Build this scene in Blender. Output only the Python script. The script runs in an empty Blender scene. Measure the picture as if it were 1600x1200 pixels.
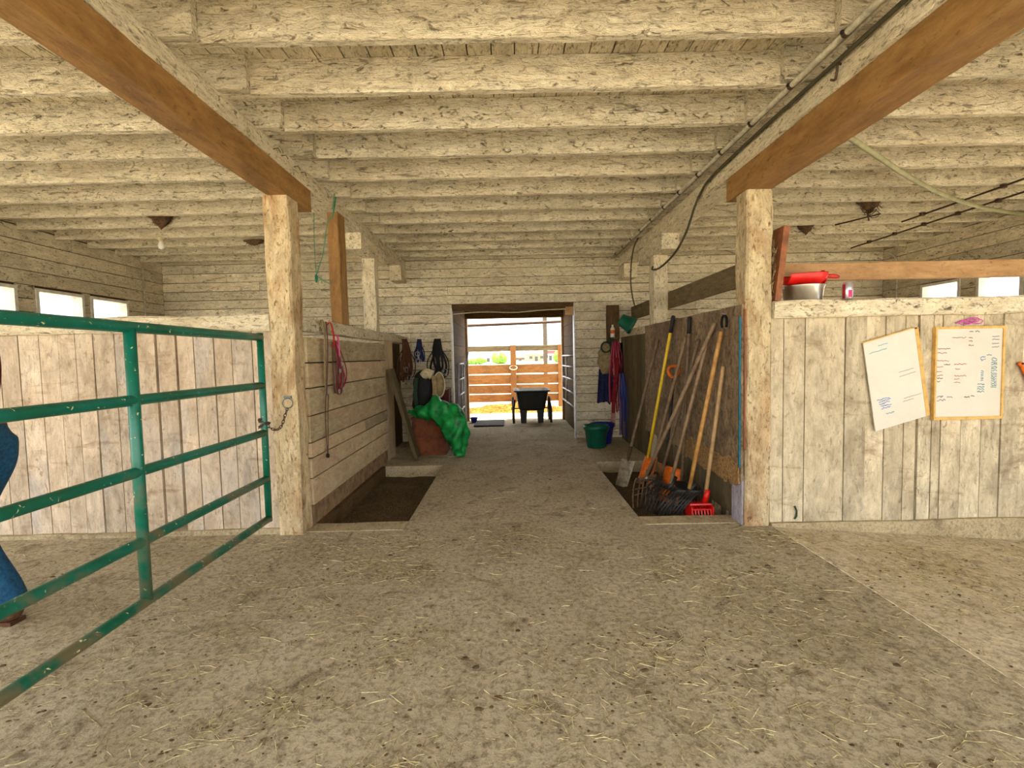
import bpy, math, random
from mathutils import Vector, Matrix, noise
random.seed(7)
SC = bpy.context.scene
COL = SC.collection

# ------------------------------------------------------------------ camera
def cam_setup():
    p, yw, r = .0560, .0049, -.0212
    B = Matrix(((1, 0, 0), (0, 0, -1), (0, 1, 0)))
    Ry = Matrix(((math.cos(yw), -math.sin(yw), 0), (math.sin(yw), math.cos(yw), 0), (0, 0, 1)))
    Rp = Matrix(((1, 0, 0), (0, math.cos(p), -math.sin(p)), (0, math.sin(p), math.cos(p))))
    Rr = Matrix(((math.cos(r), -math.sin(r), 0), (math.sin(r), math.cos(r), 0), (0, 0, 1)))
    R = Rr @ Rp @ B @ Ry                      # world -> (right, down, forward)
    m = Matrix((R[0], -R[1], -R[2])).transposed().to_4x4()
    m.translation = (0, 0, 1.25)
    cd = bpy.data.cameras.new('camera'); cd.sensor_width = 36; cd.lens = 36 * 760.2 / 1600
    cd.clip_start = .02; cd.clip_end = 600
    c = bpy.data.objects.new('camera', cd); COL.objects.link(c); c.matrix_world = m
    SC.camera = c
cam_setup()

# ------------------------------------------------------------------ world, sun, exposure
W = bpy.data.worlds.new('sky'); SC.world = W; W.use_nodes = True
bg = W.node_tree.nodes['Background']
bg.inputs[0].default_value = (.95, .97, 1.0, 1); bg.inputs[1].default_value = 1.0
sl = bpy.data.lights.new('sun', 'SUN'); sl.energy = 5.0; sl.angle = .02; sl.color = (1, .93, .8)
so = bpy.data.objects.new('sun', sl); COL.objects.link(so)
so.rotation_euler = Vector((-.25, -.05, -1)).to_track_quat('-Z', 'Y').to_euler()
SC.view_settings.view_transform = 'Standard'; SC.view_settings.look = 'None'
SC.view_settings.gamma = 1; SC.view_settings.use_curve_mapping = False
SC.view_settings.exposure = 2.1
SC.cycles.max_bounces = 12; SC.cycles.diffuse_bounces = 8

# ------------------------------------------------------------------ materials
def lin(c):
    return tuple(((v / 255) / 12.92 if v / 255 <= .04045 else ((v / 255 + .055) / 1.055) ** 2.4) for v in c) + (1,)
class NT:
    def __init__(s, name):
        s.m = bpy.data.materials.new(name); s.m.use_nodes = True
        s.t = s.m.node_tree; s.b = s.t.nodes['Principled BSDF']; s.out = s.t.nodes['Material Output']
    def n(s, typ, **k):
        o = s.t.nodes.new(typ)
        for a, v in k.items():
            if a.startswith('i'): 
                key = a[1:]; o.inputs[int(key) if key.isdigit() else key].default_value = v
            else: setattr(o, a, v)
        return o
    def l(s, a, b): s.t.links.new(a, b)
    def coords(s, scale, rnd=True):
        g = s.n('ShaderNodeNewGeometry'); mp = s.n('ShaderNodeMapping'); mp.inputs['Scale'].default_value = scale
        if rnd:
            oi = s.n('ShaderNodeObjectInfo'); vm = s.n('ShaderNodeVectorMath', operation='SCALE'); vm.inputs[0].default_value = (17.3, 31.1, 23.7)
            s.l(oi.outputs['Random'], vm.inputs['Scale']); ad = s.n('ShaderNodeVectorMath', operation='ADD')
            s.l(g.outputs['Position'], ad.inputs[0]); s.l(vm.outputs[0], ad.inputs[1]); s.l(ad.outputs[0], mp.inputs['Vector'])
        else: s.l(g.outputs['Position'], mp.inputs['Vector'])
        return mp.outputs[0]
    def noise(s, vec, scale, detail=5, rough=.6, dist=0):
        o = s.n('ShaderNodeTexNoise'); o.inputs['Scale'].default_value = scale; o.inputs['Detail'].default_value = detail
        o.inputs['Roughness'].default_value = rough; o.inputs['Distortion'].default_value = dist
        s.l(vec, o.inputs['Vector']); return o.outputs['Fac']
    def ramp(s, fac, stops):
        o = s.n('ShaderNodeValToRGB'); e = o.color_ramp.elements
        while len(e) < len(stops): e.new(.5)
        for q, (p, c) in zip(e, stops): q.position = p; q.color = c
        s.l(fac, o.inputs[0]); return o.outputs[0]
    def mix(s, fac, a, b, typ='MIX'):
        o = s.n('ShaderNodeMix', data_type='RGBA', blend_type=typ)
        for sock, v in ((o.inputs[0], fac), (o.inputs[6], a), (o.inputs[7], b)):
            if hasattr(v, 'is_output') or hasattr(v, 'links'): s.l(v, sock)
            else: sock.default_value = v
        return o.outputs[2]
    def bump(s, h, strength, dist=.01):
        o = s.n('ShaderNodeBump'); o.inputs['Strength'].default_value = strength; o.inputs['Distance'].default_value = dist
        s.l(h, o.inputs['Height']); s.l(o.outputs[0], s.b.inputs['Normal'])
def g1(v): return (v, v, v, 1)
def axscale(axis, lo, hi): return tuple(lo if i == 'XYZ'.index(axis) else hi for i in range(3))

MATS = {}
def wood(name, axis, c1, c2, c3, dark, fleck=.5, peel=.5, var=.25, bump=.5, rough=.85, cross=14, patch=None, pamt=.5, fs=1, mott=.3, stain=None):
    key = name + '_' + axis
    if key in MATS: return MATS[key]
    t = NT(key)
    v = t.coords(axscale(axis, .16, 1)); vm = t.coords(axscale(axis, .45, 1))
    grain = t.noise(v, cross * 3, 5, .65, .6)
    base = t.ramp(grain, [(.3, lin(c2)), (.62, lin(c1))])
    big = t.noise(vm, 5, 4, .6, .5)
    base = t.mix(t.ramp(big, [(.55 - peel * .12, g1(0)), (.66, g1(peel))]), base, lin(c3))
    if patch:
        pn = t.noise(vm, 3.2, 3, .55, .2)
        base = t.mix(t.ramp(pn, [(.52, g1(0)), (.64, g1(pamt))]), base, lin(patch))
    md = t.noise(vm, 11, 6, .72, .6)
    base = t.mix(1.0, base, t.ramp(md, [(.34, g1(1 - mott)), (.62, g1(1.0))]), 'MULTIPLY')
    fl = t.noise(vm, 34 * fs, 4, .7, 1.0); f2 = t.noise(vm, 90 * fs, 3, .7, .5)
    base = t.mix(t.ramp(f2, [(.56, g1(0)), (.66, g1(.55 * fleck))]), base, lin(dark))
    base = t.mix(t.ramp(fl, [(.60 - .06 * fleck, g1(0)), (.70 - .03 * fleck, g1(min(1, .4 + .6 * fleck)))]), base, lin(dark))
    ck = t.noise(v, cross * 1.6, 3, .6, 1.6)
    base = t.mix(t.ramp(ck, [(.63, g1(0)), (.70, g1(.75 * fleck))]), base, lin(dark))
    if stain:
        sv = t.coords((1, 1, 3.2), False); sn = t.noise(sv, 2.6, 6, .7, .5)
        base = t.mix(t.ramp(sn, [(.56, g1(0)), (.70, g1(.8))]), base, lin(stain))
    oi = t.n('ShaderNodeObjectInfo'); hs = t.n('ShaderNodeHueSaturation')
    fr = t.n('ShaderNodeMath', operation='MULTIPLY'); fr.inputs[1].default_value = 7.31; t.l(oi.outputs['Random'], fr.inputs[0])
    fq = t.n('ShaderNodeMath', operation='FRACT'); t.l(fr.outputs[0], fq.inputs[0])
    fm = t.n('ShaderNodeMath', operation='MULTIPLY'); fm.inputs[1].default_value = var * 1.8; t.l(fq.outputs[0], fm.inputs[0])
    base = t.mix(fm.outputs[0], base, lin(c3))
    mr = t.n('ShaderNodeMapRange'); mr.inputs[3].default_value = 1 - var; mr.inputs[4].default_value = 1 + var * .45
    t.l(oi.outputs['Random'], mr.inputs[0]); t.l(mr.outputs[0], hs.inputs['Value']); t.l(base, hs.inputs['Color'])
    t.l(hs.outputs[0], t.b.inputs['Base Color'])
    t.b.inputs['Roughness'].default_value = rough; t.b.inputs['Specular IOR Level'].default_value = .25
    ma = t.n('ShaderNodeMath', operation='ADD'); t.l(grain, ma.inputs[0])
    m2 = t.n('ShaderNodeMath', operation='MULTIPLY'); m2.inputs[1].default_value = -1.2; t.l(fl, m2.inputs[0]); t.l(m2.outputs[0], ma.inputs[1])
    t.bump(ma.outputs[0], bump, .012)
    MATS[key] = t.m; return t.m
def WW(a): return wood('whitewash', a, (240, 228, 198), (226, 210, 174), (208, 190, 150), (72, 58, 40), .9, .5, .12, 1.0)
def WJ(a): return wood('whitewash_rough', a, (240, 230, 202), (226, 212, 178), (212, 194, 160), (74, 60, 40), .9, .45, .1, 1.4, cross=10, mott=.34)
def WB(a): return wood('limewash_board', a, (226, 208, 182), (204, 184, 156), (186, 162, 132), (104, 80, 56), .45, .5, .16, .4, patch=(196, 192, 188), pamt=.5, mott=.42, stain=(132, 100, 72))
def WR(a): return wood('weathered_board', a, (228, 214, 182), (204, 188, 154), (178, 160, 128), (96, 78, 54), .45, .5, .14, .4, patch=(160, 144, 116), pamt=.6, mott=.44, stain=(124, 100, 74))
def WF(a): return wood('far_whitewash', a, (240, 230, 202), (224, 210, 178), (202, 186, 152), (64, 52, 36), .8, .5, .16, 1.0, cross=10, mott=.32)
def WP(a): return wood('old_plank', a, (214, 200, 160), (184, 168, 128), (192, 160, 128), (84, 66, 44), .5, .7, .3, .5, mott=.4)
def WS(a): return wood('peeling_post', a, (232, 216, 174), (214, 194, 150), (168, 124, 78), (86, 60, 36), .8, .75, .1, .9, mott=.42)
def WN(a): return wood('new_timber', a, (166, 126, 72), (142, 102, 54), (118, 84, 46), (70, 48, 28), .25, .5, .1, .25, rough=.7, cross=8)
def WH(a): return wood('pale_timber', a, (200, 162, 114), (180, 138, 92), (170, 126, 84), (96, 64, 42), .25, .5, .1, .2, rough=.7, cross=8)
def WD(a): return wood('dark_timber', a, (116, 90, 56), (86, 64, 38), (66, 48, 30), (34, 26, 18), .4, .5, .3, .4)
def WK(a): return wood('grey_timber', a, (126, 112, 80), (100, 86, 58), (82, 68, 46), (44, 36, 24), .4, .5, .25, .4)
def WG(a): return wood('gate_timber', a, (158, 110, 60), (132, 88, 44), (112, 78, 44), (66, 46, 28), .3, .5, .2, .2)

def plain(name, col, rough=.6, metal=0, var=.25, scale=30, bump=.15, col2=None, spec=.4, thr=(.4, .65)):
    if name in MATS: return MATS[name]
    t = NT(name); v = t.coords((1, 1, 1), False); f = t.noise(v, scale, 5, .65, .3)
    c2 = col2 or tuple(int(q * (1 - var)) for q in col)
    t.l(t.ramp(f, [(thr[0], lin(col)), (thr[1], lin(c2))]), t.b.inputs['Base Color'])
    t.b.inputs['Roughness'].default_value = rough; t.b.inputs['Metallic'].default_value = metal
    t.b.inputs['Specular IOR Level'].default_value = spec
    if bump: t.bump(f, bump, .004)
    MATS[name] = t.m; return t.m

def floor_mat(name, a, b, d, sc=1.0):
    t = NT(name); v = t.coords((1, 1, 1), False)
    n1 = t.noise(v, 1.7 * sc, 7, .68, .4); n2 = t.noise(v, 34 * sc, 7, .78, .3); n3 = t.noise(v, 7 * sc, 5, .65, .8); n4 = t.noise(v, 120, 3, .6)
    base = t.ramp(n1, [(.32, lin(b)), (.66, lin(a))])
    base = t.mix(t.ramp(n2, [(.46, g1(0)), (.64, g1(.75))]), base, lin(d))
    base = t.mix(t.ramp(n3, [(.54, g1(0)), (.70, g1(.7))]), base, lin(d))
    base = t.mix(t.ramp(n4, [(.45, g1(0)), (.75, g1(.35))]), base, lin((220, 205, 170)))
    t.l(base, t.b.inputs['Base Color']); t.b.inputs['Roughness'].default_value = .95; t.b.inputs['Specular IOR Level'].default_value = .15
    m = t.n('ShaderNodeMath', operation='ADD'); t.l(n2, m.inputs[0]); t.l(n3, m.inputs[1]); t.bump(m.outputs[0], .7, .02)
    return t.m
M_FLOOR = floor_mat('concrete_dirty', (202, 188, 158), (172, 158, 128), (86, 72, 50))
M_FLOOR2 = floor_mat('concrete_pale', (226, 212, 182), (204, 188, 154), (124, 106, 78))
M_PIT = floor_mat('pit_dirt', (96, 78, 44), (66, 50, 28), (38, 28, 18), 2)
M_GROUND = floor_mat('dry_ground', (214, 206, 190), (190, 180, 160), (150, 140, 116), .5)
M_CURB = floor_mat('curb_concrete', (206, 188, 150), (178, 160, 124), (120, 102, 74), 2)
M_STRAW = plain('straw', (200, 186, 136), .8, 0, .3, 30, 0, (120, 102, 68), thr=(.42, .6))
M_DEBRIS = plain('manure_crumbs', (104, 84, 56), .95, 0, .4, 20, .3)

def gate_paint():
    t = NT('green_gate_paint'); v = t.coords((1, 1, 1), False)
    n1 = t.noise(v, 5, 5, .6, .4); n2 = t.noise(v, 46, 4, .6, .6)
    base = t.ramp(n1, [(.35, lin((0, 84, 58))), (.62, lin((2, 104, 86)))])
    gm = t.n('ShaderNodeNewGeometry'); sx = t.n('ShaderNodeSeparateXYZ'); t.l(gm.outputs['Position'], sx.inputs[0])
    mr = t.n('ShaderNodeMapRange'); mr.inputs[1].default_value = 1.0; mr.inputs[2].default_value = .1; mr.inputs[3].default_value = -.16; mr.inputs[4].default_value = .12
    t.l(sx.outputs['Z'], mr.inputs[0]); ad = t.n('ShaderNodeMath', operation='ADD'); t.l(n1, ad.inputs[0]); t.l(mr.outputs[0], ad.inputs[1])
    base = t.mix(t.ramp(ad.outputs[0], [(.52, g1(0)), (.66, g1(.8))]), base, lin((110, 92, 62)))
    base = t.mix(t.ramp(n2, [(.66, g1(0)), (.69, g1(1))]), base, lin((214, 200, 150)))
    t.l(base, t.b.inputs['Base Color']); t.b.inputs['Roughness'].default_value = .38
    return t.m
M_GATE = gate_paint()
M_STEEL = plain('galvanised_steel', (186, 190, 194), .45, .6, .2, 20, .05)
M_RUST = plain('rusty_iron', (92, 70, 52), .7, .4, .4, 60, .3)
M_BLACK = plain('black_plastic', (26, 25, 23), .6, 0, .3, 20, .1, (40, 37, 31))
M_RED = plain('red_plastic', (214, 22, 14), .4, 0, .15, 12, 0)
M_ORANGE = plain('orange_plastic', (232, 112, 20), .5, 0, .25, 16, .1)
M_YELLOW = plain('yellow_paint', (226, 190, 24), .5, 0, .4, 24, .1, (150, 110, 30), thr=(.55, .72))
M_HANDLE = plain('worn_ash_handle', (146, 120, 90), .6, 0, .3, 16, .1, (112, 90, 66))
M_HANDLE2 = plain('grey_worn_handle', (124, 104, 80), .65, 0, .3, 16, .1, (88, 72, 54))
M_HANDLE3 = plain('golden_ash_handle', (196, 150, 80), .55, 0, .25, 14, .1, (160, 108, 50))
M_HANDLE4 = plain('pale_ash_handle', (186, 152, 104), .6, 0, .25, 14, .1, (150, 120, 80))
M_LEATHER = plain('brown_leather', (88, 52, 30), .55, 0, .4, 40, .1, (56, 34, 22))
M_LEATHERB = plain('black_leather', (15, 13, 12), .75, 0, .4, 40, .1)
M_MAROON = plain('maroon_webbing', (128, 18, 36), .7, 0, .3, 60, .2)
M_ROPERED = plain('red_rope', (140, 14, 32), .75, 0, .3, 90, .3)
M_ROPEBLUE = plain('blue_rope', (36, 56, 130), .75, 0, .3, 90, .3)
M_NAVY = plain('navy_cloth', (34, 40, 84), .9, 0, .3, 30, .3, (22, 24, 52))
M_TAN = plain('tan_canvas', (150, 132, 96), .9, 0, .25, 24, .3, (118, 100, 70))
M_OLIVE = plain('dark_green_webbing', (34, 60, 38), .85, 0, .3, 40, .2)
M_SACK = plain('green_woven_sack', (14, 150, 66), .5, 0, .3, 9, 1.0, (5, 86, 38))
M_PAIL = plain('green_pail_plastic', (10, 92, 70), .4, 0, .2, 10, .05)
M_BLUEP = plain('blue_plastic', (34, 44, 150), .4, 0, .2, 10, .05)
M_WHITE = plain('white_paint', (226, 222, 210), .6, 0, .12, 12, .1)
M_BOARD = plain('whiteboard_face', (206, 199, 182), .3, 0, .03, 6, 0)
M_FRAMEY = plain('pine_frame', (222, 176, 92), .6, 0, .15, 20, .1)
M_STAIN = plain('stainless_steel', (206, 204, 196), .28, 1, .08, 14, .02)
M_CAN = plain('can_aluminium', (206, 202, 206), .3, .8, .06, 14, 0)
M_PINK = plain('magenta_print', (206, 30, 110), .45, 0, .1, 14, 0)
M_PINKS = plain('pink_string', (214, 90, 180), .8, 0, .2, 40, .1)
M_TWINE = plain('green_twine', (70, 140, 104), .85, 0, .2, 60, .2)
M_CONDUIT = plain('grey_conduit', (206, 198, 174), .5, .2, .25, 24, .1)
M_CABLE = plain('dark_cable', (74, 68, 46), .7, 0, .25, 24, .1)
M_HOSE = plain('pale_green_hose', (156, 152, 112), .6, 0, .15, 12, .05)
M_NEST = plain('mud_nest', (104, 78, 50), .95, 0, .45, 60, .8, (50, 36, 24))
M_DENIM = plain('blue_denim', (26, 84, 122), .9, 0, .3, 60, .3, (18, 58, 88))
M_SHIRT = plain('maroon_shirt', (112, 30, 36), .9, 0, .25, 30, .2)
M_BOOT = plain('brown_boot', (104, 70, 44), .7, 0, .3, 30, .2)
M_SKIN = plain('skin', (206, 156, 124), .55, 0, .08, 12, .02)
M_HAIR = plain('hair_brown', (70, 48, 32), .7, 0, .3, 60, .3)
M_CREAM = plain('cream_fleece', (206, 192, 156), .95, 0, .2, 50, .4)
M_RUBBER = plain('black_rubber', (40, 36, 30), .85, 0, .3, 40, .4)
M_RUSTBOX = plain('rust_brown_wood', (122, 64, 30), .85, 0, .35, 10, .2, (78, 42, 24))
M_REDBOX = plain('dark_red_wood', (92, 34, 26), .85, 0, .35, 10, .2)
M_TEAL = plain('teal_paint', (16, 112, 134), .6, 0, .25, 20, .1)
M_CABLER = plain('orange_cable', (150, 84, 44), .6, 0, .2, 20, .05)
M_LILAC = wood('lilac_board', 'Z', (196, 192, 206), (164, 158, 172), (140, 124, 112), (86, 70, 54), .6, .6, .1, .4)
M_PLY = None
def ply():
    t = NT('worn_plywood'); v = t.coords((1, 1, .7), False); n1 = t.noise(v, 3.2, 6, .65, .6); n2 = t.noise(v, 24, 6, .75, .8); n3 = t.noise(v, 60, 3, .6, 2)
    b = t.ramp(n1, [(.34, lin((112, 90, 64))), (.64, lin((160, 136, 104)))])
    b = t.mix(t.ramp(n2, [(.44, g1(0)), (.62, g1(.8))]), b, lin((64, 48, 34)))
    b = t.mix(t.ramp(n3, [(.62, g1(0)), (.72, g1(.6))]), b, lin((172, 150, 116)))
    t.l(b, t.b.inputs['Base Color']); t.b.inputs['Roughness'].default_value = .9; t.bump(n2, .6, .01); return t.m
M_PLY = ply()
M_FIBRE = plain('frayed_ply', (166, 132, 82), .95, 0, .4, 50, .8, (110, 82, 48))
def glass():
    t = NT('dusty_glass'); nt = t.t
    tr = t.n('ShaderNodeBsdfTransparent'); tr.inputs[0].default_value = (.95, .96, .96, 1)
    gl = t.n('ShaderNodeBsdfGlossy'); gl.inputs['Roughness'].default_value = .08
    mx = t.n('ShaderNodeMixShader'); mx.inputs[0].default_value = .06
    t.l(tr.outputs[0], mx.inputs[1]); t.l(gl.outputs[0], mx.inputs[2]); t.l(mx.outputs[0], t.out.inputs[0])
    return t.m
M_GLASS = glass()
M_BULB = plain('bulb_glass', (236, 232, 220), .2, 0, .05, 8, 0)

# ------------------------------------------------------------------ geometry helpers
ORG = {}
class G:
    def __init__(s): s.v = []; s.f = []
    def box(s, x0, x1, y0, y1, z0, z1, j=0):
        b = len(s.v)
        for z in (z0, z1):
            for x, y in ((x0, y0), (x1, y0), (x1, y1), (x0, y1)):
                s.v.append((x + random.uniform(-j, j), y + random.uniform(-j, j), z + random.uniform(-j, j)))
        for q in ((0, 3, 2, 1), (4, 5, 6, 7), (0, 1, 5, 4), (1, 2, 6, 5), (2, 3, 7, 6), (3, 0, 4, 7)): s.f.append(tuple(b + i for i in q))
        return s
    def beam(s, x0, x1, y0, y1, z0, z1, axis, seg=10, j=.004, ch=.006):
        """timber with chamfered, slightly uneven edges"""
        lo = [x0, y0, z0]; hi = [x1, y1, z1]; a = 'XYZ'.index(axis); u, w = [i for i in range(3) if i != a]
        if a == 1: u, w = w, u
        b = len(s.v); ring = []
        ul, uh, wl, wh = lo[u], hi[u], lo[w], hi[w]
        prof = [(ul + ch, wl), (uh - ch, wl), (uh, wl + ch), (uh, wh - ch), (uh - ch, wh), (ul + ch, wh), (ul, wh - ch), (ul, wl + ch)]
        ph = random.uniform(0, 50)
        for k in range(seg + 1):
            t = lo[a] + (hi[a] - lo[a]) * k / seg
            for i, (pu, pw) in enumerate(prof):
                p = [0, 0, 0]; p[a] = t
                p[u] = pu + j * noise.noise((t * 3 + ph, i * .9, 1)); p[w] = pw + j * noise.noise((t * 3 + ph, i * .9, 9))
                s.v.append(tuple(p))
        n = 8
        for k in range(seg):
            for i in range(n):
                s.f.append((b + k * n + i, b + k * n + (i + 1) % n, b + (k + 1) * n + (i + 1) % n, b + (k + 1) * n + i))
        s.f.append(tuple(b + i for i in range(n))[::-1]); s.f.append(tuple(b + seg * n + i for i in range(n)))
        return s
    def obox(s, c, ax, ay, az, hx, hy, hz):
        """oriented box: centre, unit axes, half sizes"""
        c = Vector(c); ax, ay, az = Vector(ax).normalized(), Vector(ay).normalized(), Vector(az).normalized(); b = len(s.v)
        for k in (-1, 1):
            for i, jv in ((-1, -1), (1, -1), (1, 1), (-1, 1)):
                s.v.append(tuple(c + ax * hx * i + ay * hy * jv + az * hz * k))
        for q in ((0, 3, 2, 1), (4, 5, 6, 7), (0, 1, 5, 4), (1, 2, 6, 5), (2, 3, 7, 6), (3, 0, 4, 7)): s.f.append(tuple(b + i for i in q))
        return s
    def tube(s, pts, r, n=8, closed=False, caps=True):
        P = [Vector(p) for p in pts]; m = len(P); rs = r if isinstance(r, (list, tuple)) else [r] * m
        b = len(s.v); up = None
        for i, p in enumerate(P):
            if closed: d = P[(i + 1) % m] - P[i - 1]
            else: d = P[min(i + 1, m - 1)] - P[max(i - 1, 0)]
            d.normalize()
            if up is None: up = d.orthogonal().normalized()
            up = (up - d * up.dot(d)); up = up.normalized() if up.length > 1e-6 else d.orthogonal().normalized()
            sd = d.cross(up)
            for k in range(n):
                a = 2 * math.pi * k / n; s.v.append(tuple(p + (up * math.cos(a) + sd * math.sin(a)) * rs[i]))
        for i in range(m if closed else m - 1):
            i2 = (i + 1) % m
            for k in range(n): s.f.append((b + i * n + k, b + i * n + (k + 1) % n, b + i2 * n + (k + 1) % n, b + i2 * n + k))
        if not closed and caps:
            s.f.append(tuple(b + k for k in range(n))[::-1]); s.f.append(tuple(b + (m - 1) * n + k for k in range(n)))
        return s
    def strap(s, pts, w, th, wd):
        """flat band following pts; wd = width direction"""
        P = [Vector(p) for p in pts]; m = len(P); b = len(s.v); wd = Vector(wd).normalized()
        for i, p in enumerate(P):
            d = (P[min(i + 1, m - 1)] - P[max(i - 1, 0)]).normalized(); nn = d.cross(wd).normalized() if d.cross(wd).length > 1e-4 else d.orthogonal().normalized()
            w2 = nn.cross(d).normalized()
            for a, c in ((-1, -1), (1, -1), (1, 1), (-1, 1)): s.v.append(tuple(p + w2 * a * w / 2 + nn * c * th / 2))
        for i in range(m - 1):
            for k in range(4): s.f.append((b + i * 4 + k, b + i * 4 + (k + 1) % 4, b + i * 4 + 4 + (k + 1) % 4, b + i * 4 + 4 + k))
        s.f.append((b + 3, b + 2, b + 1, b)); s.f.append(tuple(b + (m - 1) * 4 + k for k in range(4)))
        return s
    def lathe(s, c, prof, n=24, axis=(0, 0, 1)):
        """prof: list of (radius, height) along axis"""
        q = Vector((0, 0, 1)).rotation_difference(Vector(axis).normalized()); c = Vector(c); b = len(s.v); m = len(prof)
        for r, h in prof:
            for k in range(n):
                a = 2 * math.pi * k / n; s.v.append(tuple(c + q @ Vector((r * math.cos(a), r * math.sin(a), h))))
        for i in range(m - 1):
            for k in range(n): s.f.append((b + i * n + k, b + i * n + (k + 1) % n, b + (i + 1) * n + (k + 1) % n, b + (i + 1) * n + k))
        s.f.append(tuple(b + k for k in range(n))[::-1]); s.f.append(tuple(b + (m - 1) * n + k for k in range(n)))
        return s
    def loft(s, path, radii, n=20, amp=0, freq=6, seed=0, side=(1, 0, 0)):
        """soft body: rings at path points with (ra, rb) radii along side / its normal, wrinkled by noise"""
        P = [Vector(p) for p in path]; m = len(P); b = len(s.v); side = Vector(side).normalized()
        for i, p in enumerate(P):
            d = (P[min(i + 1, m - 1)] - P[max(i - 1, 0)]).normalized(); sd = (side - d * side.dot(d)).normalized(); o = d.cross(sd)
            for k in range(n):
                a = 2 * math.pi * k / n; u = sd * math.cos(a) * radii[i][0] + o * math.sin(a) * radii[i][1]
                q = p + u
                if amp: q = q + u.normalized() * amp * noise.noise(q * freq + Vector((seed, seed * 1.7, 0)))
                s.v.append(tuple(q))
        for i in range(m - 1):
            for k in range(n): s.f.append((b + i * n + k, b + i * n + (k + 1) % n, b + (i + 1) * n + (k + 1) % n, b + (i + 1) * n + k))
        s.f.append(tuple(b + k for k in range(n))[::-1]); s.f.append(tuple(b + (m - 1) * n + k for k in range(n)))
        return s
    def grid(s, fn, nu, nv, th=None):
        """sheet fn(u,v)->point, closed to thickness th (vector) if given"""
        b = len(s.v)
        for i in range(nu + 1):
            for k in range(nv + 1): s.v.append(tuple(fn(i / nu, k / nv)))
        W_ = nv + 1
        for i in range(nu):
            for k in range(nv): s.f.append((b + i * W_ + k, b + (i + 1) * W_ + k, b + (i + 1) * W_ + k + 1, b + i * W_ + k + 1))
        if th is not None:
            th = Vector(th); c = len(s.v); N = (nu + 1) * W_
            for q in range(N): s.v.append(tuple(Vector(s.v[b + q]) + th))
            for i in range(nu):
                for k in range(nv): s.f.append((c + i * W_ + k, c + i * W_ + k + 1, c + (i + 1) * W_ + k + 1, c + (i + 1) * W_ + k))
            rim = [i * W_ for i in range(nu + 1)] + [nu * W_ + k for k in range(1, W_)] + [i * W_ + nv for i in range(nu - 1, -1, -1)] + [k for k in range(nv - 1, 0, -1)]
            for q in range(len(rim)):
                a, d = rim[q], rim[(q + 1) % len(rim)]; s.f.append((b + d, b + a, c + a, c + d))
        return s
    def blob(s, c, rx, ry, rz, n=10, m=7, amp=0, freq=8, flat=None):
        c = Vector(c); b = len(s.v)
        for i in range(m + 1):
            th = math.pi * i / m
            for k in range(n):
                a = 2 * math.pi * k / n; q = Vector((rx * math.sin(th) * math.cos(a), ry * math.sin(th) * math.sin(a), rz * math.cos(th)))
                if amp: q *= 1 + amp * noise.noise((c + q) * freq)
                if flat is not None: q.z = max(q.z, flat)
                s.v.append(tuple(c + q))
        for i in range(m):
            for k in range(n): s.f.append((b + i * n + k, b + (i + 1) * n + k, b + (i + 1) * n + (k + 1) % n, b + i * n + (k + 1) % n))
        return s
    def build(s, name, mat, parent=None, smooth=False, org=None):
        if parent is not None: o3 = ORG[parent.name]
        elif org is not None: o3 = Vector(org)
        else:
            xs = [v[0] for v in s.v]; ys = [v[1] for v in s.v]; zs = [v[2] for v in s.v]
            o3 = Vector(((min(xs) + max(xs)) / 2, (min(ys) + max(ys)) / 2, min(zs)))
        me = bpy.data.meshes.new(name); me.from_pydata([(v[0] - o3.x, v[1] - o3.y, v[2] - o3.z) for v in s.v], [], s.f)
        me.materials.append(mat); me.validate(); me.update()
        if smooth: me.polygons.foreach_set('use_smooth', [True] * len(me.polygons))
        o = bpy.data.objects.new(name, me); COL.objects.link(o)
        if parent is not None: o.parent = parent
        else: o.location = o3
        ORG[o.name] = o3
        return o
def tag(o, label, cat=None, group=None, kind=None):
    o['label'] = label
    if cat: o['category'] = cat
    if group: o['group'] = group
    if kind: o['kind'] = kind
    return o
def thing(name, label, cat, loc, group=None, kind=None):
    o = bpy.data.objects.new(name, None); o.empty_display_size = .1; COL.objects.link(o); o.location = loc; ORG[o.name] = Vector(loc)
    return tag(o, label, cat, group, kind)
def arc(p0, p1, sag, n=10, d=(0, 0, -1)):
    p0, p1, d = Vector(p0), Vector(p1), Vector(d)
    return [p0.lerp(p1, i / n) + d * sag * 4 * (i / n) * (1 - i / n) for i in range(n + 1)]
def spline(pts, n=6):
    P = [Vector(p) for p in pts]; out = []
    for i in range(len(P) - 1):
        a, b, c, d = P[max(i - 1, 0)], P[i], P[i + 1], P[min(i + 2, len(P) - 1)]
        for k in range(n):
            t = k / n; out.append(.5 * ((2 * b) + (c - a) * t + (2 * a - 5 * b + 4 * c - d) * t * t + (3 * b - a - 3 * c + d) * t ** 3))
    return out + [P[-1]]
U = random.uniform

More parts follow.
